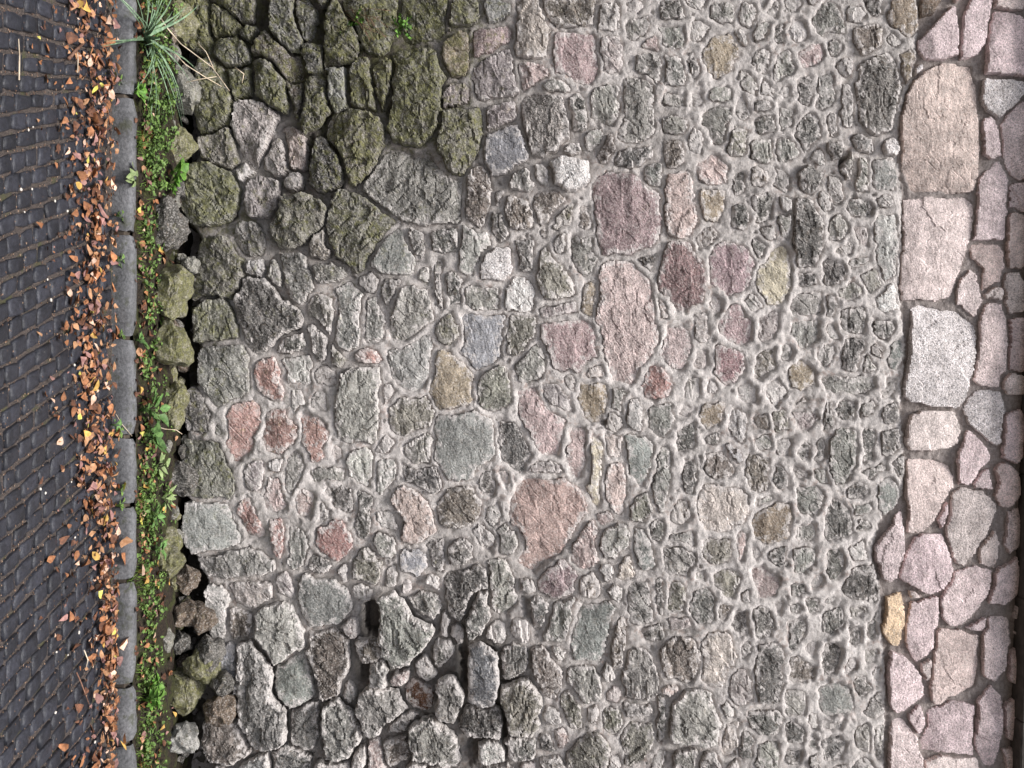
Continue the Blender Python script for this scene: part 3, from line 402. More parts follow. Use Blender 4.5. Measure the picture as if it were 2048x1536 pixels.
def stone_mesh(s, step):
    """one stone: a rough facetted face over its outline with sides running back into the wall"""
    if s.win is None: return None
    rg = np.random.default_rng(s.seed + 77); c = s.c; X, Y, sd = s.X, s.Y, s.phi; sh = X.shape
    if min(sh) < 3: return None
    ggx, ggy = np.gradient(sd, step); g2 = np.maximum(ggx ** 2 + ggy ** 2, .25); nx = X - ggx * sd / g2; ny = Y - ggy * sd / g2
    ins = sd < -.25 * step
    cell = ins[:-1, :-1] | ins[1:, :-1] | ins[:-1, 1:] | ins[1:, 1:]
    if ins.sum() < 4: return None
    rad = math.sqrt(s.area / math.pi); R = 0.0 if s.up else float(idw(REL, c[0], c[1])); t = np.maximum(-sd, 0)
    sm = SMOOTH.get(s.kind, 1.0)
    if s.up: hs = .019 + rg.uniform(-.007, .012) + .012 * s.proud
    else: hs = -.001 + .032 * R + rg.uniform(-.004, .012) * (1 + 1.8 * R) + s.proud * (.007 + .016 * R) - (0 if s.traced else .003 * (1 - R))
    E = (4 + 2 * R) if not s.up else 3.2; e = np.clip(t / E, 0, 1)
    H = hs - (1 - e) ** 2 * ((.003 + .014 * R) if not s.up else .007)
    dx, dy = (X - c[0]) / S, (Y - c[1]) / S; rm = rad / S
    for _ in range(5):                                           # broken facets
        a = rg.uniform(0, 2 * np.pi); sl_ = rg.uniform(.15, .6) * (.15 + .45 * R if not s.up else .3); off = rg.uniform(.05, .9) * rm
        H = H - np.maximum(0, (dx * math.cos(a) + dy * math.sin(a)) - off) * sl_
    ta = rg.uniform(0, 2 * np.pi); H = H + (dx * math.cos(ta) + dy * math.sin(ta)) * rg.uniform(0, .14) * (.4 + R if not s.up else .5)
    an = rg.normal(.25, .35); u = X * math.cos(an) - Y * math.sin(an); v = X * math.sin(an) + Y * math.cos(an)
    amp = (.0028 + .0062 * R) * sm if not s.up else .0018
    n_s = int(np.clip(s.area / (420 if not s.up else 2200), 2, 40)); lo, hi = s.poly.min(0), s.poly.max(0)
    sx = rg.uniform(lo[0], hi[0], n_s); sy = rg.uniform(lo[1], hi[1], n_s); ca, sa = math.cos(an), math.sin(an)
    wx = X + 5 * perlin(X / 12, Y / 12, s.seed); wy = Y + 5 * perlin(X / 12, Y / 12, s.seed + 50)
    du = (wx[..., None] - sx) * ca - (wy[..., None] - sy) * sa; dv = (wx[..., None] - sx) * sa + (wy[..., None] - sy) * ca
    wi = np.argmin(du ** 2 * 1.7 + dv ** 2 * .6, -1); ii_ = np.arange(n_s)
    to = rg.normal(0, 1, n_s); tu = rg.normal(0, 1, n_s); tv = rg.normal(0, .7, n_s)
    pu = np.take_along_axis(du, wi[..., None], -1)[..., 0]; pv = np.take_along_axis(dv, wi[..., None], -1)[..., 0]
    ledge = (.0013 + .0045 * R) * sm if not s.up else .0012
    H = H + ledge * np.clip(to[wi] + .07 * (tu[wi] * pu + tv[wi] * pv), -2.2, 2.2)                    # split, stepped faces
    st = STREAK.get(s.kind, .3 if not s.up else .08); cq = perlin(u / 30, v / 55, s.seed + 3)
    H = H + amp * (1.0 * fbm(X / 34, Y / 34, s.seed, 4, .5) + .9 * st * (ridged(u / 18, v / 46, s.seed + 9, 3) - .4) + .5 * (ridged(X / 13, Y / 13, s.seed + 21, 2) - .35))
    H = H - (.004 + .009 * R if not s.up else .003) * sm * sstep(.06, .0, np.abs(cq - .15)) * (.4 + st)      # cleavage cracks
    H = H + (.003 + .006 * R) * sm * np.floor(cq * 3.2) / 3.2 * (1 if not s.up else .4)                            # split layers
    back = hs - (.075 if not s.up else .085)
    Xp = np.where(ins, X, nx); Yp = np.where(ins, Y, ny); Hp = np.where(ins, H, back)
    used = np.zeros(sh, bool); used[:-1, :-1] |= cell; used[1:, :-1] |= cell; used[:-1, 1:] |= cell; used[1:, 1:] |= cell
    idx = -np.ones(sh, int); idx[used] = np.arange(used.sum())
    ci, cj = np.nonzero(cell); Fc = np.stack([idx[ci, cj], idx[ci, cj + 1], idx[ci + 1, cj + 1], idx[ci + 1, cj]], 1)
    V = wall_xyz(Xp[used], Yp[used], Hp[used])
    kc = np.array(lin(KIND[s.kind])); lum = kc @ np.array((.3, .6, .1)); ds = .0 if s.up else (.22 if s.kind in 'pPRvurc' else .45)
    kc = kc * (1 - ds) + ds * (lum * .6 + np.array(MORTAR) * .4 * lum / .3)
    jit = rg.normal(1, .09 if not s.up else .05) * (1 + rg.normal(0, .012 if not s.up else .008, 3)); tc = np.clip(kc * jit, .01, .9)
    n = int(used.sum()); T = np.ones((n, 4)); T[:, :3] = tc
    mo = float(np.clip(idw(MOS, c[0], c[1], 4.0) + (.2 if s.kind == 'G' else 0), 0, 1.2)) if not s.up else 0.0
    T[:, :3] *= 1 - .58 * (float(np.clip(idw(DRT, c[0], c[1], 4.0), 0, 1)) if not s.up else 0)   # damp, dirty stone
    Pp = np.stack([np.clip(t[used] / 30, 0, 1) * (1 if s.traced or s.up else .5) - (0 if s.traced or s.up else .15), np.full(n, SPECK.get(s.kind, .12)), np.full(n, mo), np.full(n, st)], 1)
    return V, Fc, T, Pp

def mortar_sheet(gx, gy, X, Y, SD, keep):
    R = idw(REL, X, Y); sea = seam(Y); up = sstep(-6, 6, X - sea)
    sdw = SD + (3.2 + 2.6 * fbm(X / 90, Y / 90, 29, 2)) * (1 - .6 * up) * fbm(X / 24, Y / 24, 41, 4, .6) + 1.5
    n_t = fbm(X / 34 + .4 * Y / 40, Y / 26, 11, 5, .58); n_f = fbm(X / 9, Y / 9, 13, 3); n_b = fbm(X / 110, Y / 110, 15, 3)
    M = .001 * (1 - R) - .050 * R ** 1.15
    M = M + (.019 * (1 - R) * (.45 + .75 * sstep(-.35, .35, fbm(X / 75, Y / 75, 23, 3))) + .004) * sstep(-4, 5, sdw) + .0058 * n_t + .0029 * n_f + .026 * n_b * R
    pits = sstep(.55, .8, fbm(X / 16, Y / 16, 77, 2)) * sstep(2, 8, SD); M = M - .03 * pits * (.3 + .7 * R)
    M = M - (.016 + .03 * R) * sstep(0, 9, -sdw) - .03 * sstep(9, 22, -SD)
    U = -.012 + .006 * n_t + .0045 * n_f - .03 * sstep(3, 9, -sdw)
    M = M * (1 - up) + U * up
    M = M - .02 * np.exp(-((X - sea) / 9.0) ** 2) * (.6 + .8 * n_f)
    b = np.interp(Y, *BASE) + 3 + 7 * fbm(Y / 30, Y * 0, 5, 3); M = M - .24 * sstep(-4, 26, b - X)
    M = M - s_hole[-1]
    for (hx, hy, rx, ry, dp) in ((745, 1243, 19, 33, .22), (1212, 845, 10, 5, .05), (1258, 56, 4, 9, .05), (1690, 330, 10, 18, .07), (728, 1345, 20, 22, .07), (965, 1330, 22, 30, .05), (1000, 1440, 24, 34, .06), (925, 1330, 8, 60, .04), (1650, 905, 5, 12, .03), (533, 45, 26, 50, .06), (640, 60, 14, 60, .05), (655, 290, 14, 50, .05)):
        M = M - dp * np.exp(-(((X - hx) / rx) ** 4 + ((Y - hy) / ry) ** 4))
    cell = keep & ~((SD[:-1, :-1] < -26) & (SD[1:, :-1] < -26) & (SD[:-1, 1:] < -26) & (SD[1:, 1:] < -26))
    dirt_shade = np.maximum(np.clip(idw(DRT, X, Y, 4.0), 0, 1), 1.05 * sstep(-2, 14, b - X)); moss = np.clip(idw(MOS, X, Y, 4.0), 0, 1.2) * (1 - up)  # stained areas, plus shade painted into the undercut at the wall's foot
    rub = np.clip(.05 + .6 * sstep(-.2, .4, fbm(X / 130, Y / 130, 91, 2)), 0, 1) * (1 - up)
    return M, cell, dirt_shade * (1 - up), rub, moss
def sheet_part(name, X, Y, M, cell, dirt_shade, rub, moss, mat, parent):
    used = np.zeros(X.shape, bool); used[:-1, :-1] |= cell; used[1:, :-1] |= cell; used[:-1, 1:] |= cell; used[1:, 1:] |= cell
    idx = -np.ones(X.shape, int); idx[used] = np.arange(used.sum()); ci, cj = np.nonzero(cell)
    Fc = np.stack([idx[ci, cj], idx[ci, cj + 1], idx[ci + 1, cj + 1], idx[ci + 1, cj]], 1)
    P = np.stack([dirt_shade[used], rub[used], moss[used], np.ones(used.sum())], 1)
    return new_obj(name, mesh(name, wall_xyz(X[used], Y[used], M[used]), Fc, mat, True, None, P), parent)

rubble_wall = new_obj('rubble_wall', None, None, (0, 0, 0.05))
tag(rubble_wall, 'tall old rubble stone wall smeared with pale grey mortar', 'wall', None, 'thing')
upper_wall = new_obj('granite_wall', None, None, (0, 0, EYE + (1795 - 1024) / S))
tag(upper_wall, 'pale pink broken granite masonry crowning the grey rubble wall', 'wall', None, 'thing')
ORI = {0: Vector(rubble_wall.location), 1: Vector(upper_wall.location)}
def place(o, par):                            # geometry is laid out in world space; move its origin onto its own middle
    me = o.data; n = len(me.vertices); co = np.empty(n * 3, np.float32); me.vertices.foreach_get('co', co); co = co.reshape(-1, 3)
    c = (co.min(0) + co.max(0)) / 2; me.vertices.foreach_set('co', (co - c).ravel()); me.update()
    o.location = Vector(c.tolist()) - ORI[par]

STEP = 3.0
gx, gy, X, Y, SD, fill = field(336, 2112, -45, 1581, STEP, stones, 1, (30, 24, 19))
SEA = seam((Y[:-1, :-1] + Y[1:, 1:]) / 2); CX = (X[:-1, :-1] + X[1:, 1:]) / 2
M, cell, dirt_shade, rub, moss = mortar_sheet(gx, gy, X, Y, SD, np.ones((len(gx) - 1, len(gy) - 1), bool))
for par, msk, mat in ((0, CX < SEA, M_MORTAR), (1, CX >= SEA, M_MORTAR2)):
    o = sheet_part('mortar', X, Y, M, cell & msk, dirt_shade, rub, moss, mat, (rubble_wall, upper_wall)[par]); place(o, par)
low = sorted([s for s in stones if not s.up and s.kind != 'X'], key=lambda s: -s.area); high = [s for s in stones if s.up]
for s in low[:300] + high:
    r = stone_mesh(s, STEP)
    if r is None: continue
    o = new_obj('stone', mesh('stone', r[0], r[1], M_PINK if s.up else M_STONE, False, r[2], r[3]), (rubble_wall, upper_wall)[s.up]); place(o, s.up)
# the wall carries on past both ends of the view, coarser
accs = {0: Acc(), 1: Acc()}
for s in low[300:] + fill:
    r = stone_mesh(s, STEP)
    if r: accs[s.up].add(*r)
def spread_stones(y0, y1, seed):
    rg = np.random.default_rng(seed); out = []
    pts = []
    for k in range(4000):
        p = rg.uniform((420, y0), (2090, y1)); r = rg.uniform(18, 46)
        if abs(p[0] - seam(p[1])) < r * .8: continue
        if all((p[0] - q[0]) ** 2 + (p[1] - q[1]) ** 2 > ((r + q[2]) * .93) ** 2 for q in pts): pts.append((p[0], p[1], r))
    for i, (x, y, r) in enumerate(pts):
        n = rg.integers(6, 9); a = rg.uniform(0, 6) + np.arange(n) * 2 * np.pi / n + rg.uniform(-.25, .25, n)
        q = np.stack([np.cos(a), np.sin(a)], 1) * r * rg.uniform(.8, 1.05, n)[:, None] + (x, y)
        s = Stone(); s.up = int(x > seam(y)); s.kind = rg.choice(list('AAFEDC')) if s.up else rg.choice(list('gggGddlmptn')); s.proud = 0; s.seed = 20000 + seed * 1000 + i; s.poly = roughen(q, s.seed, 2, 7.0, 0); s.area = area(s.poly); s.c = s.poly.mean(0); s.traced = False; out.append(s)
    return out
for (ya, yb, sd_) in ((-845, -45, 2), (1581, 2381, 3)):
    ext = spread_stones(ya + 20 if ya < 0 else ya + 25, yb - 25 if ya < 0 else yb - 20, sd_)
    gx2, gy2, X2, Y2, SD2, _f = field(336, 2112, ya, yb, 8.0, ext, sd_, ())
    M2, cell2, d2, r2, m2 = mortar_sheet(gx2, gy2, X2, Y2, SD2, np.ones((len(gx2) - 1, len(gy2) - 1), bool))
    SE2 = seam((Y2[:-1, :-1] + Y2[1:, 1:]) / 2); CX2 = (X2[:-1, :-1] + X2[1:, 1:]) / 2
    for par, msk, mat in ((0, CX2 < SE2, M_MORTAR), (1, CX2 >= SE2, M_MORTAR2)):
        o = sheet_part('mortar', X2, Y2, M2, cell2 & msk, d2, r2, m2, mat, (rubble_wall, upper_wall)[par]); place(o, par)
    for s in ext:
        r = stone_mesh(s, 8.0)
        if r: accs[s.up].add(*r)
for par in (0, 1):
    o = new_obj('small_stones', accs[par].mesh('small_stones', (M_STONE, M_PINK)[par], False), (rubble_wall, upper_wall)[par]); o['kind'] = 'stuff'; place(o, par)

# overhanging slabs added at the wall top so their shadow darkens its upper edge
t = NT('shade_slab_stone'); P_ = t.pos(); cc = t.gain(lin((70, 66, 62)), t.ramp(t.noise(P_, 14, 5), .3, .7, .7, 1.3)); M_SHADE_SLAB = t.out(cc, .9, t.bump(t.noise(P_, 40, 5), .01, .7))
def box_rough(x0, x1, y0, y1, z0, z1, seed, shear=0.0, j=.006, bev=.012):
    rg = np.random.default_rng(seed); V = []; nx, nz = 5, 3
    for zz, ins in ((z0, bev), (z0 + bev, 0), (z1 - bev, 0), (z1, bev)):
        for (px, py) in ((x0 + ins, y0 + ins), ((x0 + x1) / 2, y0 + ins), (x1 - ins, y0 + ins), (x1 - ins, (y0 + y1) / 2), (x1 - ins, y1 - ins), ((x0 + x1) / 2, y1 - ins), (x0 + ins, y1 - ins), (x0 + ins, (y0 + y1) / 2)):
            V.append((px + rg.normal(0, j), py + rg.normal(0, j), zz + rg.normal(0, j * .6) + (px - x0) * shear))
    Fc = [list(range(7, -1, -1)), list(range(24, 32))]
    for k in range(3):
        for i in range(8): a = k * 8 + i; b = k * 8 + (i + 1) % 8; Fc.append([a, b, b + 8, a + 8])
    return np.array(V), Fc
x = -4.6; k = 0
while x < 4.6:
    wd = .72 + .1 * math.sin(k * 2.3); py = x * S + 768; zz = EYE + (np.interp(py, [-900, 0, 1536, 2500], [2100, 2072, 2021, 1990]) - 1024) / S
    V, Fc = box_rough(x, x + wd - .001, -.11, .55, zz, zz + .11, 300 + k, -.0333, .0015, .006)
    o = new_obj('added_shade_slab', mesh('added_shade_slab', V, Fc, M_SHADE_SLAB, False), upper_wall); place(o, 1); x += wd; k += 1
# solid core behind the faces
V, Fc = box_rough(-4.55, 4.55, .26, .5, -.1, 4.75, 1, 0, 0, .01); o = new_obj('wall_core', mesh('wall_core', V, Fc, M_MORTAR2, False), rubble_wall); place(o, 0)

# ------------------------------------------------------------------ ground, sett paving, kerb, verge
t = NT('bare_ground'); P_ = t.pos(); M_GROUND = t.out(t.gain(lin((78, 70, 62)), t.ramp(t.noise(P_, 3, 6), .3, .7, .7, 1.3)), .95)
g = new_obj('ground', mesh('ground', np.array([(-600, -1200, -.06), (600, -1200, -.06), (600, 600, -.06), (-600, 600, -.06)], float), [[0, 1, 2, 3]], M_GROUND, False)); tag(g, kind='structure')

t = NT('joint_grit'); P_ = t.pos(); n1 = t.noise(P_, 200, 3, .7); n2 = t.noise(P_, 8, 4)
c = t.mix(t.ramp(n1, .35, .7), lin((42, 39, 39)), lin((108, 97, 91))); c = t.mix(t.ramp(n1, .68, .74), c, lin((170, 152, 138))); c = t.mix(t.ramp(n2, .56, .7, 0, .6), c, lin((74, 78, 44)))
M_GRIT = t.out(c, .95, t.bump(n1, .006, 1.0))
KY = on_ground(228, 768).y                     # kerb's street face
nx_, ny_ = 300, 60
gxs = np.linspace(-4.5, 4.5, nx_); gys = np.linspace(-4.2, KY + .02, ny_); GX, GY = np.meshgrid(gxs, gys, indexing='ij')
GZ = -.009 + .003 * fbm(GX * 18, GY * 18, 3, 3)
ii, jj = np.meshgrid(np.arange(nx_ - 1), np.arange(ny_ - 1), indexing='ij'); ii = ii.ravel(); jj = jj.ravel()
Fr = np.stack([ii * ny_ + jj, (ii + 1) * ny_ + jj, (ii + 1) * ny_ + jj + 1, ii * ny_ + jj + 1], 1)
road = new_obj('road', mesh('road', np.stack([GX.ravel(), GY.ravel(), GZ.ravel()], 1), Fr, M_GRIT)); tag(road, kind='structure')

t = NT('basalt_sett'); P_ = t.pos(); n1 = t.noise(P_, 60, 5, .65); n2 = t.noise(P_, 9, 3); n3 = t.noise(P_, 260, 2)
oi = t.n('ObjectInfo'); c = t.gain(lin((44, 45, 52)), t.ramp(n1, .3, .7, .7, 1.3)); c = t.gain(c, t.ramp(n2, .3, .7, .75, 1.25)); c = t.gain(c, t.ramp(oi.outputs['Random'], 0, 1, .8, 1.2))
c = t.mix(t.ramp(n3, .66, .73, 0, .35), c, lin((120, 112, 104)))
M_SETT = t.out(c, .42, t.bump(t.math('ADD', n1, t.math('MULTIPLY', n3, .3)), .006, .8)); M_SETT.node_tree.nodes['Principled BSDF'].inputs['Specular IOR Level'].default_value = .5
SLY = [-1200, -100, 33, 125, 172, 260, 450, 600, 950, 1350, 1536, 2400]; SLV = [.75, .36, .28, .12, 0, -.18, -.36, -.47, -.75, -1.08, -1.2, -1.7]
def row_line(y0):
    sl_ = np.interp(y0, SLY, SLV); a = on_ground(0, y0); b = on_ground(220, y0 + 220 * sl_); return np.array((a.x, a.y)), (np.array((b.x, b.y)) - np.array((a.x, a.y)))
def sett_mesh(q, seed):
    """a worn sett: four corners, softly domed top"""
    rg = np.random.default_rng(seed); c = q.mean(0); V = []
    dome = rg.uniform(.003, .006); up = rg.normal(0, .0024); tl = rg.normal(0, .02, 2)
    for (k, z) in ((1.0, -.03), (.995, -.002), (.92, dome * .6), (.55, dome)):
        p = c + (q - c) * k; mid = (p + np.roll(p, -1, 0)) / 2; r = np.empty((8, 2)); r[0::2] = p * .965 + c * .035 if k > .6 else p; r[1::2] = mid + (mid - c) * .02
        r = r + rg.normal(0, .0016, r.shape)
        for v in r: V.append((v[0], v[1], z + up + (0 if z < -.01 else float((v - c) @ tl) + rg.normal(0, .0007))))
    V.append((c[0], c[1], dome + up)); Fc = []
    for k in range(3):
        for i in range(8): a = k * 8 + i; b = k * 8 + (i + 1) % 8; Fc.append([a, b, b + 8, a + 8])
    for i in range(8): Fc.append([24 + i, 24 + (i + 1) % 8, 32])
    return np.array(V), Fc
y0 = -1150.0; lines = []
while y0 < 2500: lines.append(row_line(y0)); y0 += 43 * RNG.uniform(.93, 1.07)
setts = []
for a, b in zip(lines[:-1], lines[1:]):
    tt = -1.1 + RNG.uniform(0, .1)
    while True:
        L = RNG.uniform(.105, .15); step = L / max(np.hypot(*a[1]), .3)
        t1 = tt + step
        q = np.array([a[0] + a[1] * tt, a[0] + a[1] * t1, b[0] + b[1] * t1, b[0] + b[1] * tt])
        if q[:, 1].max() > KY - .004: break
        c = q.mean(0); e1 = q[1] - q[0]; e2 = q[3] - q[0]; l1 = np.hypot(*e1); l2 = np.hypot(*e2)
        if l2 > .03 and abs(c[0]) < 4.2:
            g1, g2 = max(.7, 1 - .016 / l1), max(.6, 1 - .017 / l2)
            u_, v_ = e1 / 2 * g1, e2 / 2 * g2; q2 = c + np.array([-u_ - v_, u_ - v_, u_ + v_, -u_ + v_]) + RNG.normal(0, .004, (4, 2))
            d = c[1] + DIST; ix = 1024 - F * EYE / d; iy = 768 + c[0] * F / d
            setts.append((q2 if np.cross(u_, v_) > 0 else q2[::-1], ix, iy, l1 * l2 * F * F / d ** 3))
        tt = t1
vis = sorted([s for s in setts if -30 < s[1] < 232 and -40 < s[2] < 1576], key=lambda s: -s[3]); one = set(id(s) for s in vis[:300])
acc = Acc()
for i, s in enumerate(setts):
    V, Fc = sett_mesh(s[0], 900 + i)
    if id(s) in one:
        c = np.array((*s[0].mean(0), 0)); new_obj('sett', mesh('sett', V - c, Fc, M_SETT), road, c)
    else: acc.add(V, Fc)
o = new_obj('distant_setts', acc.mesh('distant_setts', M_SETT), road); o['kind'] = 'stuff'

# kerb of dark stone lengths set on a bed
t = NT('kerb_stone'); P_ = t.pos(); n1 = t.noise(P_, 70, 5, .65); n2 = t.noise(P_, 6, 4)
c = t.gain(lin((102, 102, 104)), t.ramp(n1, .3, .7, .7, 1.3)); c = t.gain(c, t.ramp(n2, .3, .7, .75, 1.25)); c = t.mix(t.ramp(t.noise(P_, 14, 5, .7), .52, .68, 0, .7), c, lin((66, 68, 50)))
M_KERB = t.out(c, .75, t.bump(n1, .006, .9))
V, Fc = box_rough(-4.5, 4.5, KY + .015, KY + .085, -.05, .045, 5, 0, 0, .004)
kerb = new_obj('kerb', mesh('kerb', V, Fc, M_GROUND, False)); tag(kerb, kind='structure')
KJ = [-700, -470, -250, -30, 190, 465, 675, 873, 1012, 1163, 1373, 1490, 1700, 1930, 2150, 2350]
for a, b in zip(KJ[:-1], KJ[1:]):
    d = KY + DIST; xa = (a - 768) * d / F; xb = (b - 768) * d / F; rg = np.random.default_rng(a + 4000); V = []
    n = 9; prof = ((.0, -.03), (-.002, .03), (.0, .066), (.008, .08), (.03, .086), (.062, .084), (.075, .072), (.078, .0))
    for i in range(n):
        f = i / (n - 1); x = xa + .006 + (xb - xa - .012) * f; endr = .012 * (1 if i in (0, n - 1) else 0); wob = .004 * math.sin(f * 5 + a)
        for (py, pz) in prof: V.append((x + rg.normal(0, .002) + (endr * .4 if i == 0 else -endr * .4 if i == n - 1 else 0), KY + py + wob + (endr if py < .04 else -endr) * (pz > .05) + rg.normal(0, .002), pz - endr * (pz > .05) + rg.normal(0, .0018)))
    m_ = len(prof); Fc = [[i * m_ + k, (i + 1) * m_ + k, (i + 1) * m_ + k + 1, i * m_ + k + 1] for i in range(n - 1) for k in range(m_ - 1)] + [list(range(m_))[::-1], [(n - 1) * m_ + k for k in range(m_)]]
    V = np.array(V); c0 = (V.min(0) + V.max(0)) / 2
    new_obj('kerb_stone', mesh('kerb_stone', V - c0, Fc, M_KERB), kerb, c0)

# verge: soil between kerb and wall
t = NT('verge_soil'); P_ = t.pos(); n1 = t.noise(P_, 90, 5, .7); n2 = t.noise(P_, 12, 4)
c = t.mix(t.ramp(n1, .35, .7), lin((26, 23, 20)), lin((66, 55, 44))); c = t.mix(t.ramp(n2, .46, .62, 0, .75), c, t.gain(lin((62, 66, 34)), t.ramp(n1, .3, .7, .5, 1.3)))
M_SOIL = t.out(c, .95, t.bump(n1, .01, 1.0))
VY0 = KY + .075
def verge_z(x, y):
    f = np.clip((y - VY0) / (0 - VY0), 0, 1); return .066 + .05 * f - .10 * f ** 3 + (.012 + .012 * f) * fbm(np.asarray(x) * 9, np.asarray(y) * 9, 8, 3) + .004 * np.sin(np.asarray(x) * 3)
gxs = np.linspace(-4.5, 4.5, 360); gys = np.linspace(VY0 - .004, .27, 46); GX, GY = np.meshgrid(gxs, gys, indexing='ij'); GZ = verge_z(GX, GY)
ii, jj = np.meshgrid(np.arange(359), np.arange(45), indexing='ij'); ii = ii.ravel(); jj = jj.ravel(); Fr = np.stack([ii * 46 + jj, (ii + 1) * 46 + jj, (ii + 1) * 46 + jj + 1, ii * 46 + jj + 1], 1)
verge = new_obj('verge', mesh('verge', np.stack([GX.ravel(), GY.ravel(), GZ.ravel()], 1), Fr, M_SOIL)); tag(verge, kind='structure')
def on_verge(px, py):
    z = .08
    for _ in range(6): p = on_ground(px, py, z); z = float(verge_z(p.x, p.y))
    return Vector((p.x, p.y, z))

# footing boulders along the toe of the wall
import bmesh
def boulder(poly, seed, kind, y_front):
    lo, hi = poly.min(0), poly.max(0)
    poly = np.stack([lo[0] + (poly[:, 0] - lo[0]) * max(.6, (hi[0] - lo[0] - 15) / (hi[0] - lo[0])) - 3, poly[:, 1]], 1); c = poly.mean(0); base = on_verge(max(min(lo[0], 372), 280), c[1])
    yc = min(base.y + .13, -.12); d = yc + DIST; k = d / F
    bm = bmesh.new(); bmesh.ops.create_icosphere(bm, subdivisions=4 if y_front == 0 else 2, radius=1.0)
    ang = np.arctan2(poly[:, 1] - c[1], poly[:, 0] - c[0]); rr = np.hypot(*(poly - c).T); o_ = np.argsort(ang); ang, rr = ang[o_], rr[o_]
    V = np.array([v.co[:] for v in bm.verts]); Fc = [[v.index for v in f.verts] for f in bm.faces]; bm.free()
    th = np.arctan2(V[:, 0], V[:, 2]); R_ = np.interp(th, np.concatenate([ang - 2 * np.pi, ang, ang + 2 * np.pi]), np.tile(rr, 3))
    rg = np.random.default_rng(seed); pl = np.hypot(V[:, 0], V[:, 2]); f = np.sign(pl) * np.clip(pl, 0, 1) ** .6
    px = np.where(pl > 1e-6, V[:, 2] / np.maximum(pl, 1e-6), 0) * f * R_; py = np.where(pl > 1e-6, V[:, 0] / np.maximum(pl, 1e-6), 0) * f * R_
    depth = .6 * rr.mean() * k + .05; W = np.stack([(c[1] + py - 768) * k, yc + V[:, 1] * depth, EYE + (c[0] + px - 1024) * k], 1)
    nrm = W - W.mean(0); ln = np.linalg.norm(nrm, axis=1)[:, None]; nrm = nrm / np.maximum(ln, 1e-6)
    for _ in range(11):
        a = rg.normal(size=3); a[1] = -abs(a[1]); a /= np.linalg.norm(a); off = rg.uniform(.5, .82) * ln.mean(); q = (W - W.mean(0)) @ a - off; W = W - np.maximum(q, 0)[:, None] * a * .96
    W = W + nrm * (.016 * fbm(W[:, 0] * 22 + W[:, 1] * 9, W[:, 2] * 22 + W[:, 1] * 13, seed, 4))[:, None]
    W[:, 2] = np.maximum(W[:, 2], .02)
    n = len(W); T = np.ones((n, 4)); T[:, :3] = np.array(lin(KIND[kind])) * rg.normal(1.0 if kind == 'G' else .7, .06)
    mo = {'G': 1.15, 'g': .5, 'd': .3, 'l': .4, 'n': .3}.get(kind, .4); Pp = np.stack([np.ones(n), np.full(n, .15), np.full(n, mo), np.full(n, .5)], 1)
    return W, Fc, T, Pp
ORI[2] = Vector((0, 0, 0))
for i, it in enumerate(FOOT.replace('\n', '|').split('|')):
    a = it.split(); poly = np.array([[float(v) for v in q.split(',')] for q in a[1:]])
    W, Fc, T, Pp = boulder(poly, 700 + i, a[0], 0); o = new_obj('footing_stone', mesh('footing_stone', W, Fc, M_STONE, False, T, Pp), rubble_wall); place(o, 0)
acc = Acc(); rg = np.random.default_rng(99)                   # loose rubble packed in behind them
for i in range(70):
    py = rg.uniform(-600, 2100); px = rg.uniform(330, 366); r = rg.uniform(6, 22); a = np.arange(7) * .9 + rg.uniform(-.2, .2, 7)
    poly = np.stack([px + r * np.cos(a) * rg.uniform(.6, 1.1, 7), py + r * 1.3 * np.sin(a) * rg.uniform(.7, 1.1, 7)], 1); W, Fc, T, Pp = boulder(poly, 1700 + i, str(rg.choice(list('GGgdn'))), 1); acc.add(W + (0, .12, 0), Fc, T, Pp)
o = new_obj('loose_rubble', acc.mesh('loose_rubble', M_STONE, False), rubble_wall); o['kind'] = 'stuff'; place(o, 0)

# ------------------------------------------------------------------ fallen leaves, weeds, twigs
def leaf_material(name, rgb, rgb2, rough=.7, trans=.0):
    t = NT(name); P_ = t.pos(); n1 = t.noise(P_, 60, 4, .6); n2 = t.noise(P_, 18, 3); oi = t.n('ObjectInfo')
    c = t.mix(t.ramp(n1, .35, .65), lin(rgb), lin(rgb2)); c = t.gain(c, t.ramp(n2, .3, .7, .72, 1.25)); c = t.gain(c, t.ramp(oi.outputs['Random'], 0, 1, .75, 1.2))
    return t.out(c, rough, t.bump(n1, .003, .6))
LEAFC = dict(rust=((134, 88, 60), (170, 118, 82)), brown=((80, 54, 42), (116, 78, 58)), tan=((162, 118, 84), (188, 146, 112)), mauve=((132, 96, 92), (160, 122, 114)), pale=((206, 168, 140), (222, 190, 170)), gold=((186, 146, 76), (200, 166, 96)), yellow=((196, 184, 82), (214, 206, 120)))
LM = {k: leaf_material('leaf_' + k, *v) for k, v in LEAFC.items()}
def leaf_shape(seed, wide=.62, seg=5):
    """an ovate leaf blade, cupped across and curled along its length, unit length"""
    rg = np.random.default_rng(seed); V = []; cup = rg.uniform(.12, .45); curl = rg.uniform(-.5, .7); tw = rg.uniform(-.5, .5); tip = rg.uniform(.8, 1.2)
    for i in range(seg + 1):
        f = i / seg; w_ = wide * .5 * math.sin(math.pi * f ** (.62 * tip)) ** .85 * (1 + rg.normal(0, .08)); z = curl * (f - .5) ** 2 * .9
        for sd_, ww in ((-1, w_), (0, 0), (1, w_)):
            x_ = sd_ * ww; V.append((x_ * math.cos(tw * (f - .5)), f - .5, z + abs(x_) * cup * 1.6 + x_ * math.sin(tw * (f - .5))))
    Fc = []
    for i in range(seg):
        a = i * 3; Fc += [[a, a + 1, a + 4, a + 3], [a + 1, a + 2, a + 5, a + 4]]
    V = np.array(V); V[:, 2] -= V[:, 2].min(); return V, Fc
shapes = [leaf_shape(k, (.5, .62, .72, .8, .55, .66, .9)[k % 7]) for k in range(14)]
LMESH = {}
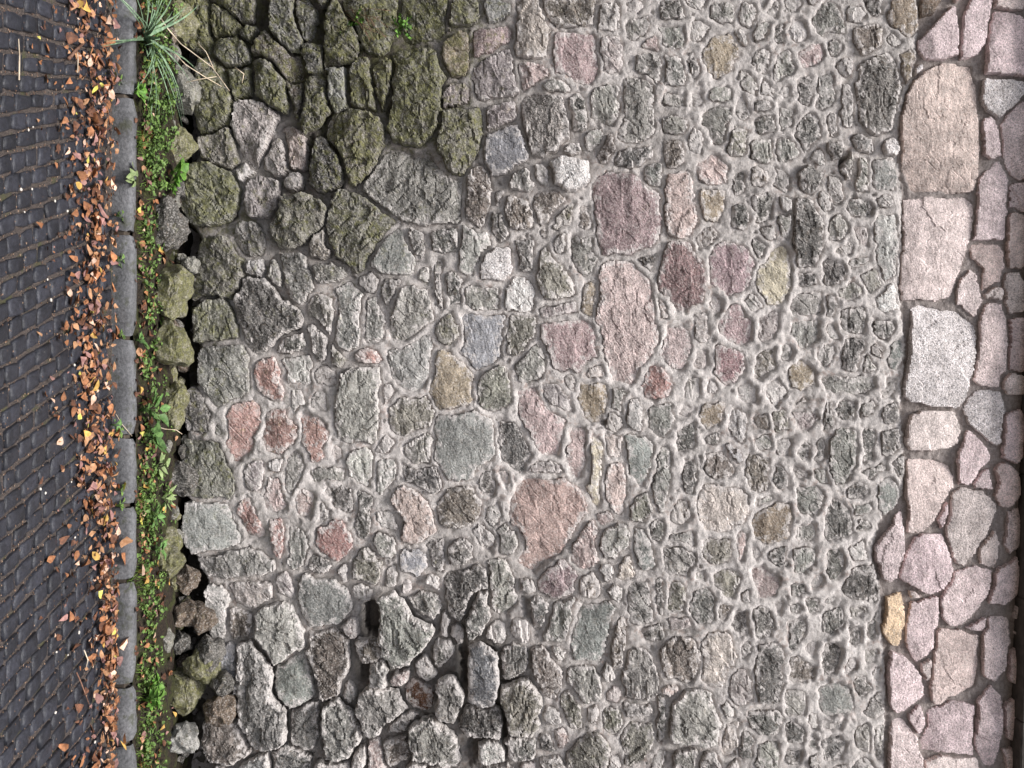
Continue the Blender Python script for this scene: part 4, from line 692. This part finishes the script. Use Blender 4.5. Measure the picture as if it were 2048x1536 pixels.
def leaf_mesh(k, col):
    if (k, col) not in LMESH: LMESH[(k, col)] = mesh('leaf_blade', shapes[k][0], shapes[k][1], LM[col])
    return LMESH[(k, col)]
rg = np.random.default_rng(21)
spots = []                                    # (point, length, colour, where)
cols = list(LEAFC); pw = np.array([.30, .27, .20, .14, .06, .02, .01]); pw /= pw.sum()
yellow_spots = [(170, 320), (153, 832), (195, 1190), (190, 1040), (240, 978)]
def strip_x(y): return 196 + 14 * math.sin(y / 170.0) + np.interp(y, [0, 300, 700, 1000, 1536], [-12, -16, 6, 12, 14])
for k in range(1900):
    py = rg.uniform(-40, 1580); m0 = strip_x(py); px = m0 + abs(rg.normal(0, 1)) * rg.choice([-1, 1], p=[.62, .38]) * (22 if rg.random() < .72 else 52)
    if px > 229 or px < 60: px = rg.uniform(m0 - 20, 228)
    p = on_ground(px, py, .012); lay = max(0, 1 - abs(px - 210) / 45); p.z = .008 + rg.uniform(0, .035) * lay + .004
    spots.append((p, rg.choice([rg.uniform(.012, .03), rg.uniform(.025, .058)]), rg.choice(cols, p=pw), 'setts'))
for k in range(420):
    py = rg.uniform(-40, 1580); px = 274 + abs(rg.normal(0, 22)) if rg.random() < .75 else rg.uniform(274, 350)
    p = on_verge(min(px, 345), py); p.z += .008; spots.append((p, rg.uniform(.022, .05), rg.choice(cols, p=[.3, .3, .15, .15, .04, .04, .02]), 'verge'))
for k in range(26):
    py = rg.uniform(0, 1536); p = on_ground(rg.uniform(236, 262), py, .09); p = Vector((p.x, KY + .035, .09)); spots.append((p, rg.uniform(.02, .035), 'brown', 'kerb'))
for (px, py, ln, col) in ((188, 333, .075, 'pale'), (197, 425, .09, 'mauve'), (168, 380, .055, 'tan'), (150, 370, .05, 'gold'), (176, 515, .075, 'mauve'), (170, 318, .05, 'yellow'), (218, 190, .06, 'pale'), (200, 180, .07, 'pale'), (182, 240, .06, 'rust'), (205, 245, .06, 'tan'), (125, 205, .055, 'rust'),
                          (154, 834, .05, 'yellow'), (186, 770, .06, 'gold'), (180, 800, .05, 'pale'), (215, 770, .06, 'tan'), (194, 1190, .065, 'yellow'), (228, 1060, .06, 'pale'), (232, 1095, .07, 'tan'), (205, 1040, .06, 'gold'), (212, 1030, .075, 'mauve'), (238, 1130, .07, 'rust'), (236, 1300, .085, 'pale'), (216, 1308, .06, 'tan'), (298, 1270, .05, 'pale'), (205, 1260, .07, 'rust'), (248, 1505, .06, 'gold'), (238, 1500, .06, 'tan'), (275, 1140, .06, 'pale'), (268, 780, .05, 'gold'), (205, 1162, .06, 'tan'), (240, 980, .05, 'yellow'), (190, 1000, .06, 'pale')):
    p = on_ground(px, py, .02) if px < 230 else (Vector((on_ground(px, py, .09).x, KY - .02, .04)) if px < 262 else on_verge(px, py) + Vector((0, 0, .012)))
    spots.append((p + Vector((0, 0, .012)), ln, col, 'big setts' if px < 262 else 'verge'))
big = sorted(range(len(spots)), key=lambda i: -(spots[i][1] + (.05 if spots[i][3].startswith('big') else 0)))
inframe = [i for i in big if -10 < 768 + spots[i][0].x * F / (spots[i][0].y + DIST) < 1546]
single = set(inframe[:300])
CN = dict(rust='rust-orange', brown='dark brown', tan='tan', mauve='dull mauve-brown', pale='pale pinkish', gold='golden', yellow='bright yellow')
ORD = ['first', 'second', 'third', 'fourth', 'fifth', 'sixth', 'seventh', 'eighth', 'ninth', 'tenth']
def stone_no(p):
    y = 768 + p.x * F / (KY + DIST); v = [k for k in KJ if k < y]; return ORD[max(0, min(9, len(v) - 4))]
WH_OLD = {'setts': 'lying in the leaf drift on the setts by the kerb', 'big setts': 'large and whole, lying on top of the leaf drift by the kerb', 'verge': 'among the weeds between kerb and wall', 'kerb': 'on top of the kerb'}
acc_by = {}
for i, (p, ln, col, wh) in enumerate(spots):
    k = int(rg.integers(0, 14)); rot = (rg.normal(0, .35), rg.normal(0, .35), rg.uniform(0, 6.28)); sc = (ln, ln, ln * rg.uniform(.7, 1.3))
    if i in single:
        o = new_obj('fallen_leaf', leaf_mesh(k, col), None, p); o.rotation_euler = rot; o.scale = sc
        no = stone_no(p); lb = {'setts': ('small ' if ln < .045 else '') + CN[col] + ' fallen leaf in the drift beside the ' + no + ' kerb stone from the grass tuft',
                                'big setts': 'large whole ' + CN[col] + ' leaf atop the drift beside the ' + no + ' kerb stone from the tuft', 'verge': CN[col] + ' fallen leaf among the weeds behind the ' + no + ' kerb stone from the tuft', 'kerb': CN[col] + ' leaf on top of the ' + no + ' kerb stone from the grass tuft'}[wh]
        tag(o, lb, 'leaf', 'fallen leaves along the kerb')
    else:
        mt = Matrix.LocRotScale(p, __import__('mathutils').Euler(rot), sc); V = np.array([mt @ Vector(v) for v in shapes[k][0]]); acc_by.setdefault(col, Acc()).add(V, shapes[k][1])
# the uncountable rest of the litter, one object with a material for each leaf colour
V = []; Fc = []; mi = []; n0 = 0; me_m = []
for q, (col, a) in enumerate(acc_by.items()):
    vv = np.concatenate(a.V); V.append(vv); Fc += [[i + n0 for i in f] for f in a.F]; mi += [q] * len(a.F); n0 += len(vv); me_m.append(LM[col])
me = mesh('leaf_litter', np.concatenate(V), Fc, me_m[0])
for m_ in me_m[1:]: me.materials.append(m_)
me.polygons.foreach_set('material_index', np.array(mi, np.int32)); lit = new_obj('leaf_litter', me); tag(lit, 'scraps of brown leaf litter strewn along the gutter', 'leaf litter', None, 'stuff')
# grit and seed husks caught in the sett joints and gutter
t = NT('husk_grit'); oi = t.n('NewGeometry'); c = t.mix(t.ramp(t.noise(t.pos(), 90, 1), .4, .6), lin((96, 70, 56)), lin((158, 132, 112))); M_HUSK = t.out(c, .9)
acc = Acc(); tet = np.array([(1, 0, -.3), (-.5, .87, -.3), (-.5, -.87, -.3), (0, 0, .6)]); tf = [[0, 1, 3], [1, 2, 3], [2, 0, 3], [2, 1, 0]]
for k in range(5200):
    py = rg.uniform(-60, 1600); px = rg.uniform(0, 228) if rg.random() < .72 else 205 - abs(rg.normal(0, 38))
    p = on_ground(px, py); r = rg.uniform(.0015, .0042); a = rg.uniform(0, 6.28); ca, sa = math.cos(a), math.sin(a)
    # husks roll into the joints: keep those that miss the sett tops most of the time
    acc.add(np.stack([(tet[:, 0] * ca - tet[:, 1] * sa) * r * 1.5 + p.x, (tet[:, 0] * sa + tet[:, 1] * ca) * r + p.y, tet[:, 2] * r + (-.004 if rg.random() < .9 else .008)], 1), tf)
hk = new_obj('gutter_grit', acc.mesh('gutter_grit', M_HUSK, False)); tag(hk, 'brown seed husks and grit in the joints between the setts', 'grit', None, 'stuff')
# pale pebbles that can be picked out
t = NT('white_pebble'); M_PEB = t.out(t.gain(lin((214, 206, 196)), t.ramp(t.noise(t.pos(), 120, 2), .3, .7, .8, 1.1)), .8)
def pebble(seed):
    bm = bmesh.new(); bmesh.ops.create_icosphere(bm, subdivisions=2, radius=1.0); r_ = np.random.default_rng(seed); V = np.array([v.co[:] for v in bm.verts]); Fc = [[v.index for v in f.verts] for f in bm.faces]; bm.free()
    V = V * (1, .75, .55) + .12 * np.stack([perlin(V[:, 0] * 2 + seed, V[:, 1] * 2, k) for k in range(3)], 1); return mesh('pebble', V, Fc, M_PEB)
PB = [pebble(k) for k in range(4)]
for k, (px, py) in enumerate(((109, 402), (41, 379), (63, 378), (48, 424), (134, 422), (101, 600), (87, 704), (94, 559), (80, 978), (90, 986), (142, 964), (149, 1075), (157, 1265), (112, 1304), (135, 1310), (192, 1386), (189, 1484), (199, 1500), (184, 1525), (166, 681), (148, 730), (65, 254), (56, 260), (110, 1425))):
    p = on_ground(px, py, .006); o = new_obj('pebble', PB[k % 4], None, p + Vector((0, 0, .002))); s_ = .0065 * (1 + .3 * math.sin(k * 1.7)); o.scale = (s_, s_, s_); o.rotation_euler = (0, 0, k * 1.3)
    tag(o, ('small' if k % 2 else 'tiny') + ' white pebble on the setts, level with the ' + stone_no(p) + ' kerb stone from the grass tuft', 'pebble', 'white pebbles on the setts')

# ---- greenery
def green(name, a, b): return leaf_material(name, a, b, .55)
MG_COVER = green('chickweed_green', (68, 94, 44), (116, 142, 74)); MG_BROAD = green('broadleaf_green', (70, 104, 52), (104, 136, 78)); MG_GRASS = green('grass_blue_green', (92, 120, 92), (138, 160, 130)); MG_BRIGHT = green('herb_green', (74, 116, 44), (112, 150, 66)); MG_PALE = green('pale_leaf_green', (118, 138, 88), (150, 164, 116)); MG_MOSS = green('fine_grass_green', (72, 98, 34), (104, 128, 50))
M_STRAW = leaf_material('dry_straw', (196, 176, 150), (222, 206, 184)); M_TWIG = leaf_material('twig_brown', (110, 80, 66), (142, 108, 90))
def oriented(V, p, yaw, pitch, roll, ln):
    e = __import__('mathutils').Euler((pitch, roll, yaw)); R_ = np.array(e.to_matrix()); return (np.asarray(V) * ln) @ R_.T + np.array(p)
small = []
for k in range(6):
    V, Fc = leaf_shape(60 + k, .7, 3); V = V - (0, -.5, 0); small.append((V, Fc))
# low weeds carpeting the verge
dens = [(-60, 1.0), (20, 1.1), (110, 1.1), (200, 1.2), (280, 1.0), (350, .8), (400, .35), (480, .3), (560, .35), (640, .35), (700, .3), (760, .25), (840, .3), (900, .3), (960, .5), (1010, .8), (1060, .6), (1120, .4), (1180, .3), (1230, .45), (1280, .35), (1330, .5), (1390, .6), (1440, .4), (1500, .55), (1600, .5)]
dy_, dv_ = zip(*dens); acc = Acc(); n = 0
while n < 820:
    py = rg.uniform(-80, 1620)
    if rg.random() > np.interp(py, dy_, dv_) / 1.2: continue
    wide_ = np.interp(py, [0, 350, 400, 1536], [1, 1, .4, .5]); px = 272 + abs(rg.normal(0, 1)) * 40 * wide_ + rg.uniform(0, 22)
    if fbm(np.array(px / 14.0), np.array(py / 26.0), 5, 2) < .0: continue
    if px > 348: continue
    p = on_verge(px, py); h_ = rg.uniform(.004, .05) * (1.2 if py < 380 else .8); n += 1
    for q in range(int(rg.integers(4, 8))):
        k = int(rg.integers(0, 6)); acc.add(oriented(small[k][0], (p.x + rg.normal(0, .018), p.y + rg.normal(0, .018), p.z + h_ * rg.uniform(.2, 1)), rg.uniform(0, 6.28), rg.normal(.3, .4), rg.normal(0, .4), rg.uniform(.009, .03)), small[k][1])
wd = new_obj('ground_cover', acc.mesh('ground_cover', MG_COVER)); tag(wd, 'low green chickweed carpeting the strip between kerb and wall', 'weeds', None, 'stuff')
acc = Acc()                                   # fine grass wisps along the back of the kerb
def blade(p, yaw, ln, width, lean, droop, seg=4):
    V = []; 
    for i in range(seg + 1):
        f = i / seg; r_ = lean * ln * f + droop * ln * f * f * .5; z = ln * (f * math.cos(lean) - droop * f * f * .55); w_ = width * (1 - f) ** .7 * .5 + .0002
        cx, cy = p[0] + math.cos(yaw) * r_, p[1] + math.sin(yaw) * r_; ox, oy = -math.sin(yaw) * w_, math.cos(yaw) * w_
        V += [(cx - ox, cy - oy, p[2] + z), (cx, cy, p[2] + z - w_ * .5), (cx + ox, cy + oy, p[2] + z)]
    Fc = []
    for i in range(seg): a = i * 3; Fc += [[a, a + 1, a + 4, a + 3], [a + 1, a + 2, a + 5, a + 4]]
    return np.array(V), Fc
for k in range(900):
    py = rg.choice([rg.normal(470, 50), rg.normal(1020, 30), rg.normal(1170, 30), rg.normal(285, 18), rg.normal(1380, 40), rg.normal(1510, 25), rg.uniform(0, 1536)]); px = 270 + abs(rg.normal(0, 14))
    p = on_verge(px, py); acc.add(*blade((p.x, p.y, p.z - .004), rg.uniform(0, 6.28), rg.uniform(.02, .06), .0028, rg.uniform(.1, .6), rg.uniform(.1, .8), 3))
gw = new_obj('fine_grass', acc.mesh('fine_grass', MG_MOSS)); tag(gw, 'thin grass wisps sprouting behind the kerb stones', 'grass', None, 'stuff')

def tuft(name, label, cat, px, py, blades, mat, ln, wd_, z=None, lean=(.3, 1.0), droop=(.2, .9), seedv=0, pos=None):
    r_ = np.random.default_rng(seedv + 500); p = pos or on_verge(px, py); root = new_obj(name, None, None, p); tag(root, label, cat)
    for k in range(blades):
        V, Fc = blade((r_.normal(0, .008), r_.normal(0, .008), -.005), r_.uniform(0, 6.28), ln * r_.uniform(.55, 1.1), wd_, r_.uniform(*lean), r_.uniform(*droop), 6)
        new_obj('blade', mesh('blade', V, Fc, mat), root)
    return root
tuft('grass_tuft', 'large blue-green grass tuft arching over the kerb by the boulders', 'grass', 282, 74, 42, MG_GRASS, .42, .016, lean=(.4, 1.25), droop=(.3, 1.1), seedv=1)
tuft('grass_tuft', 'small bright green grass tuft at the end of a kerb stone', 'grass', 276, 288, 26, MG_MOSS, .09, .005, lean=(.2, .9), seedv=2)
tuft('grass_tuft', 'short grass growing in the kerb joint beside yellow leaves', 'grass', 258, 1168, 16, MG_MOSS, .08, .004, lean=(.3, .9), seedv=3, pos=Vector((on_ground(262, 1164, .085).x, KY + .03, .06)))

def tube(pts, r0, r1, sides=5):
    pts = [Vector(p) for p in pts]; V = []; n = len(pts)
    for i, p in enumerate(pts):
        d = (pts[min(i + 1, n - 1)] - pts[max(i - 1, 0)]).normalized(); a = d.orthogonal().normalized(); b = d.cross(a); r_ = r0 + (r1 - r0) * i / (n - 1)
        for k in range(sides): th = 2 * math.pi * k / sides; V.append(p + a * math.cos(th) * r_ + b * math.sin(th) * r_)
    Fc = [[i * sides + k, i * sides + (k + 1) % sides, (i + 1) * sides + (k + 1) % sides, (i + 1) * sides + k] for i in range(n - 1) for k in range(sides)] + [list(range(sides))[::-1], [(n - 1) * sides + k for k in range(sides)]]
    return np.array([v[:] for v in V]), Fc
def herb(label, px, py, specs, mat, name='broadleaf_weed', pos=None, wide=.6, stem=.06, seedv=0):
    """a rosette or sprig: leaves on short stalks round a root, specs = (yaw, pitch, length, height)"""
    p = pos or on_verge(px, py); root = new_obj(name, None, None, p); tag(root, label, 'weed'); r_ = np.random.default_rng(seedv + 900)
    for k, (yaw, pit, ln, hh) in enumerate(specs):
        V, Fc = leaf_shape(300 + seedv * 20 + k, wide, 5); V = V + (0, .5, 0); st = r_.uniform(.15, .5) * ln
        base = Vector((-math.sin(yaw) * st, math.cos(yaw) * st, hh)); W = oriented(V, base, yaw, pit, r_.normal(0, .2), ln)
        lf = new_obj('leaf', mesh('leaf', W, Fc, mat), root)
        Vt, Ft = tube([(0, 0, -.01), base * .5 + Vector((0, 0, hh * .3)), base + Vector((0, 0, .002))], .0018, .0012, 4); new_obj('stalk', mesh('stalk', Vt, Ft, mat), root)
    return root
def ring(n, ln, hh, pit=(.1, .6), seedv=0):
    r_ = np.random.default_rng(seedv); return [(k * 6.283 / n + r_.normal(0, .25), r_.uniform(*pit), ln * r_.uniform(.75, 1.15), hh * r_.uniform(.5, 1.3)) for k in range(n)]
herb('broad-leaved weed with toothed green leaves leaning over the kerb, below the mossy boulder', 279, 820, ring(9, .085, .07, seedv=1), MG_BROAD, wide=.62, seedv=1)
herb('pointed-leaf green weed beside a dry bent stalk at the wall foot', 290, 872, ring(10, .085, .05, seedv=2), MG_BROAD, wide=.5, seedv=2)
herb('single pale green lobed weed in front of a dark gap in the boulders', 305, 932, ring(6, .06, .05, seedv=3), MG_PALE, wide=.75, seedv=3)
herb('star-shaped weed with narrow radiating leaves', 322, 996, ring(12, .075, .03, seedv=4), MG_PALE, wide=.24, seedv=4)
herb('green weed with oval leaves between star-shaped weed and kerb joint', 296, 1030, ring(8, .06, .05, seedv=5), MG_BROAD, wide=.55, seedv=5)
herb('low green weed below the cracked mossy footing stone', 305, 1098, ring(8, .055, .04, seedv=6), MG_BROAD, wide=.6, seedv=6)
herb('dark green leafy clump spilling over the kerb near its broken joint', 283, 1400, ring(16, .05, .06, seedv=7), MG_BRIGHT, wide=.8, seedv=7)
herb('round-leaved green clump beside the pale footing stone', 292, 1372, ring(14, .045, .05, seedv=8), MG_BRIGHT, wide=.85, seedv=8)
herb('green strawberry-like weed under the bulging bottom wall stone', 338, 345, ring(12, .06, .05, seedv=9), MG_BRIGHT, wide=.8, seedv=9)
herb('leafy green weed against the dark boulders', 330, 370, ring(9, .055, .04, seedv=10), MG_BRIGHT, wide=.8, seedv=10)
herb('pale grey-green weed drooping over the kerb face', 262, 352, ring(8, .06, .02, (-.5, .1), seedv=11), MG_PALE, wide=.6, seedv=11, pos=Vector((on_ground(262, 352, .085).x, KY + .01, .075)))
herb('small green seedling at the kerb joint below the boulder', 270, 680, ring(7, .04, .03, seedv=12), MG_BROAD, wide=.7, seedv=12)
herb('yellow-green lobed leaf rosette beside a pale fallen leaf', 268, 185, ring(7, .05, .03, seedv=13), MG_BRIGHT, wide=.8, seedv=13)
herb('green seedling in the leaf drift at the kerb face', 222, 860, ring(6, .03, .02, seedv=14), MG_BROAD, wide=.7, seedv=14, pos=on_ground(224, 850, .02))
for k, (px, py) in enumerate(((240, 668), (222, 430), (230, 160), (244, 862), (226, 980), (218, 520), (237, 1012))):
    herb('little green weed at the foot of the ' + stone_no(on_ground(228, py)) + ' kerb stone from the grass tuft', px, py, ring(6, .03, .025, seedv=30 + k), MG_COVER, wide=.7, seedv=30 + k, pos=Vector((on_ground(228, py, .01).x, KY - .012, .012)))['group'] = 'little weeds along the kerb face'
# two ferny weeds rooted in the joints of the wall, with dead stems between them
def wall_weed(label, px, py, n_, ln, seedv):
    P0 = wall_xyz(np.array(px), np.array(py), np.array(-.01)); root = new_obj('wall_weed', None, None, P0); tag(root, label, 'weed'); r_ = np.random.default_rng(seedv)
    for k in range(n_):
        yaw = r_.uniform(-1.4, 1.4); out_ = r_.uniform(.03, .075); b = Vector((math.sin(yaw) * ln * r_.uniform(.2, 1.2), -out_, r_.uniform(-.7, .9) * ln))
        Vt, Ft = tube([(0, .01, 0), b * .55 + Vector((0, -.015, .006)), b], .0014, .0009, 4); st = new_obj('stalk', mesh('stalk', Vt, Ft, MG_BRIGHT), root)
        for q in range(5):
            f = .45 + .14 * q; V, Fc = leaf_shape(700 + k * 5 + q + seedv * 50, .6, 3); V = V + (0, .5, 0)
            W = oriented(V, b * f + Vector((0, -.006, 0)), math.pi * (.5 + .5 * (-1) ** q) * .9 + r_.normal(0, .5), r_.uniform(.2, 1.0), r_.normal(0, .5), r_.uniform(.02, .038)); new_obj('leaf', mesh('leaf', W, Fc, MG_BRIGHT), root)
wall_weed('ferny green weed rooted in the mossy wall among dead stems', 702, 52, 11, .085, 1)
wall_weed('bright green lobed weed sprouting higher in the mossy wall', 798, 58, 12, .075, 2)
root = new_obj('dead_stems', None, None, wall_xyz(np.array(735.), np.array(45.), np.array(.0))); tag(root, 'tangle of dead brown stems on the wall between two green weeds', 'dead stems'); L0 = Vector(root.location)
for k in range(12):
    a = wall_xyz(np.array(rg.uniform(690, 740)), np.array(rg.uniform(15, 50)), np.array(.03)); b = wall_xyz(np.array(rg.uniform(740, 790)), np.array(rg.uniform(25, 95)), np.array(rg.uniform(.04, .09))); mid = (a + b) / 2 + rg.normal(0, .012, 3) + (0, -.03, 0)
    Vt, Ft = tube([Vector(a) - L0, Vector(mid) - L0, Vector(b) - L0], .0016, .001, 4); new_obj('stem', mesh('stem', Vt, Ft, M_TWIG), root)
# dry straw stalks leaning from the grass tuft against the wall
def at(px, py, y): d = y + DIST; return Vector(((py - 768) * d / F, y, EYE + (px - 1024) * d / F))
root = new_obj('dry_stalk', None, None, at(300, 5, -.5)); tag(root, 'bundle of dry straw-coloured stalks leaning against the mossy wall', 'dry grass'); L0 = Vector(root.location)
for pl in (((300, 4, -.5), (336, 58, -.42), (362, 88, -.34), (425, 135, -.2), (443, 160, -.14), (459, 182, -.09)), ((395, 86, -.16), (412, 104, -.17), (426, 134, -.2)), ((345, 102, -.36), (372, 130, -.28), (410, 154, -.2), (443, 173, -.13)), ((372, 165, -.25), (402, 158, -.22), (434, 153, -.17)), ((470, 135, -.1), (488, 148, -.09), (484, 166, -.08)), ((335, 78, -.4), (300, 42, -.48), (275, 14, -.5))):
    Vt, Ft = tube([at(*q) - L0 for q in pl], .0036, .0022, 6); new_obj('stalk', mesh('stalk', Vt, Ft, M_STRAW), root)
def stick(label, pts, r, mat, name='twig'):
    P0 = pts[0]; o = new_obj(name, None, None, P0); V, Fc = tube([p - P0 for p in pts], r, r * .6, 6); bpy.data.objects.remove(o); o = new_obj(name, mesh(name, V, Fc, mat), None, P0); tag(o, label, 'twig')
stick('pale curved dry stalk sweeping from the broad-leaved weed to the wall', [at(296, 834, -.6), at(302, 850, -.6), at(330, 858, -.58), at(352, 860, -.55), at(364, 868, -.5)], .0035, M_STRAW, 'dry_stalk')
stick('thick brown twig lying across the setts near the grass tuft', [on_ground(137, 118, .016), on_ground(152, 100, .022), on_ground(170, 84, .016)], .008, M_TWIG)
stick('thin straight straw lying across two sett rows', [on_ground(38, 160, .018), on_ground(39, 110, .020), on_ground(37, 78, .018)], .0035, M_STRAW, 'straw')
stick('thin pale stalk lying beside the leaf drift', [on_ground(155, 145, .018), on_ground(156, 120, .02), on_ground(155, 104, .018)], .003, M_STRAW, 'straw')
stick('thin stem lying over the kerb face toward the verge', [Vector((on_ground(225, 828, .01).x, KY - .03, .02)), at(245, 850, KY - .005), at(264, 872, KY + .02)], .0025, M_STRAW, 'straw')
stick('forked dry stem at the edge of the leaf drift', [on_ground(153, 1345, .016), on_ground(162, 1365, .03), on_ground(178, 1408, .016)], .0035, M_TWIG)
stick('short curled dry stem on the setts beside the leaf drift', [on_ground(168, 1300, .016), on_ground(176, 1320, .03), on_ground(172, 1335, .016)], .003, M_STRAW, 'straw')
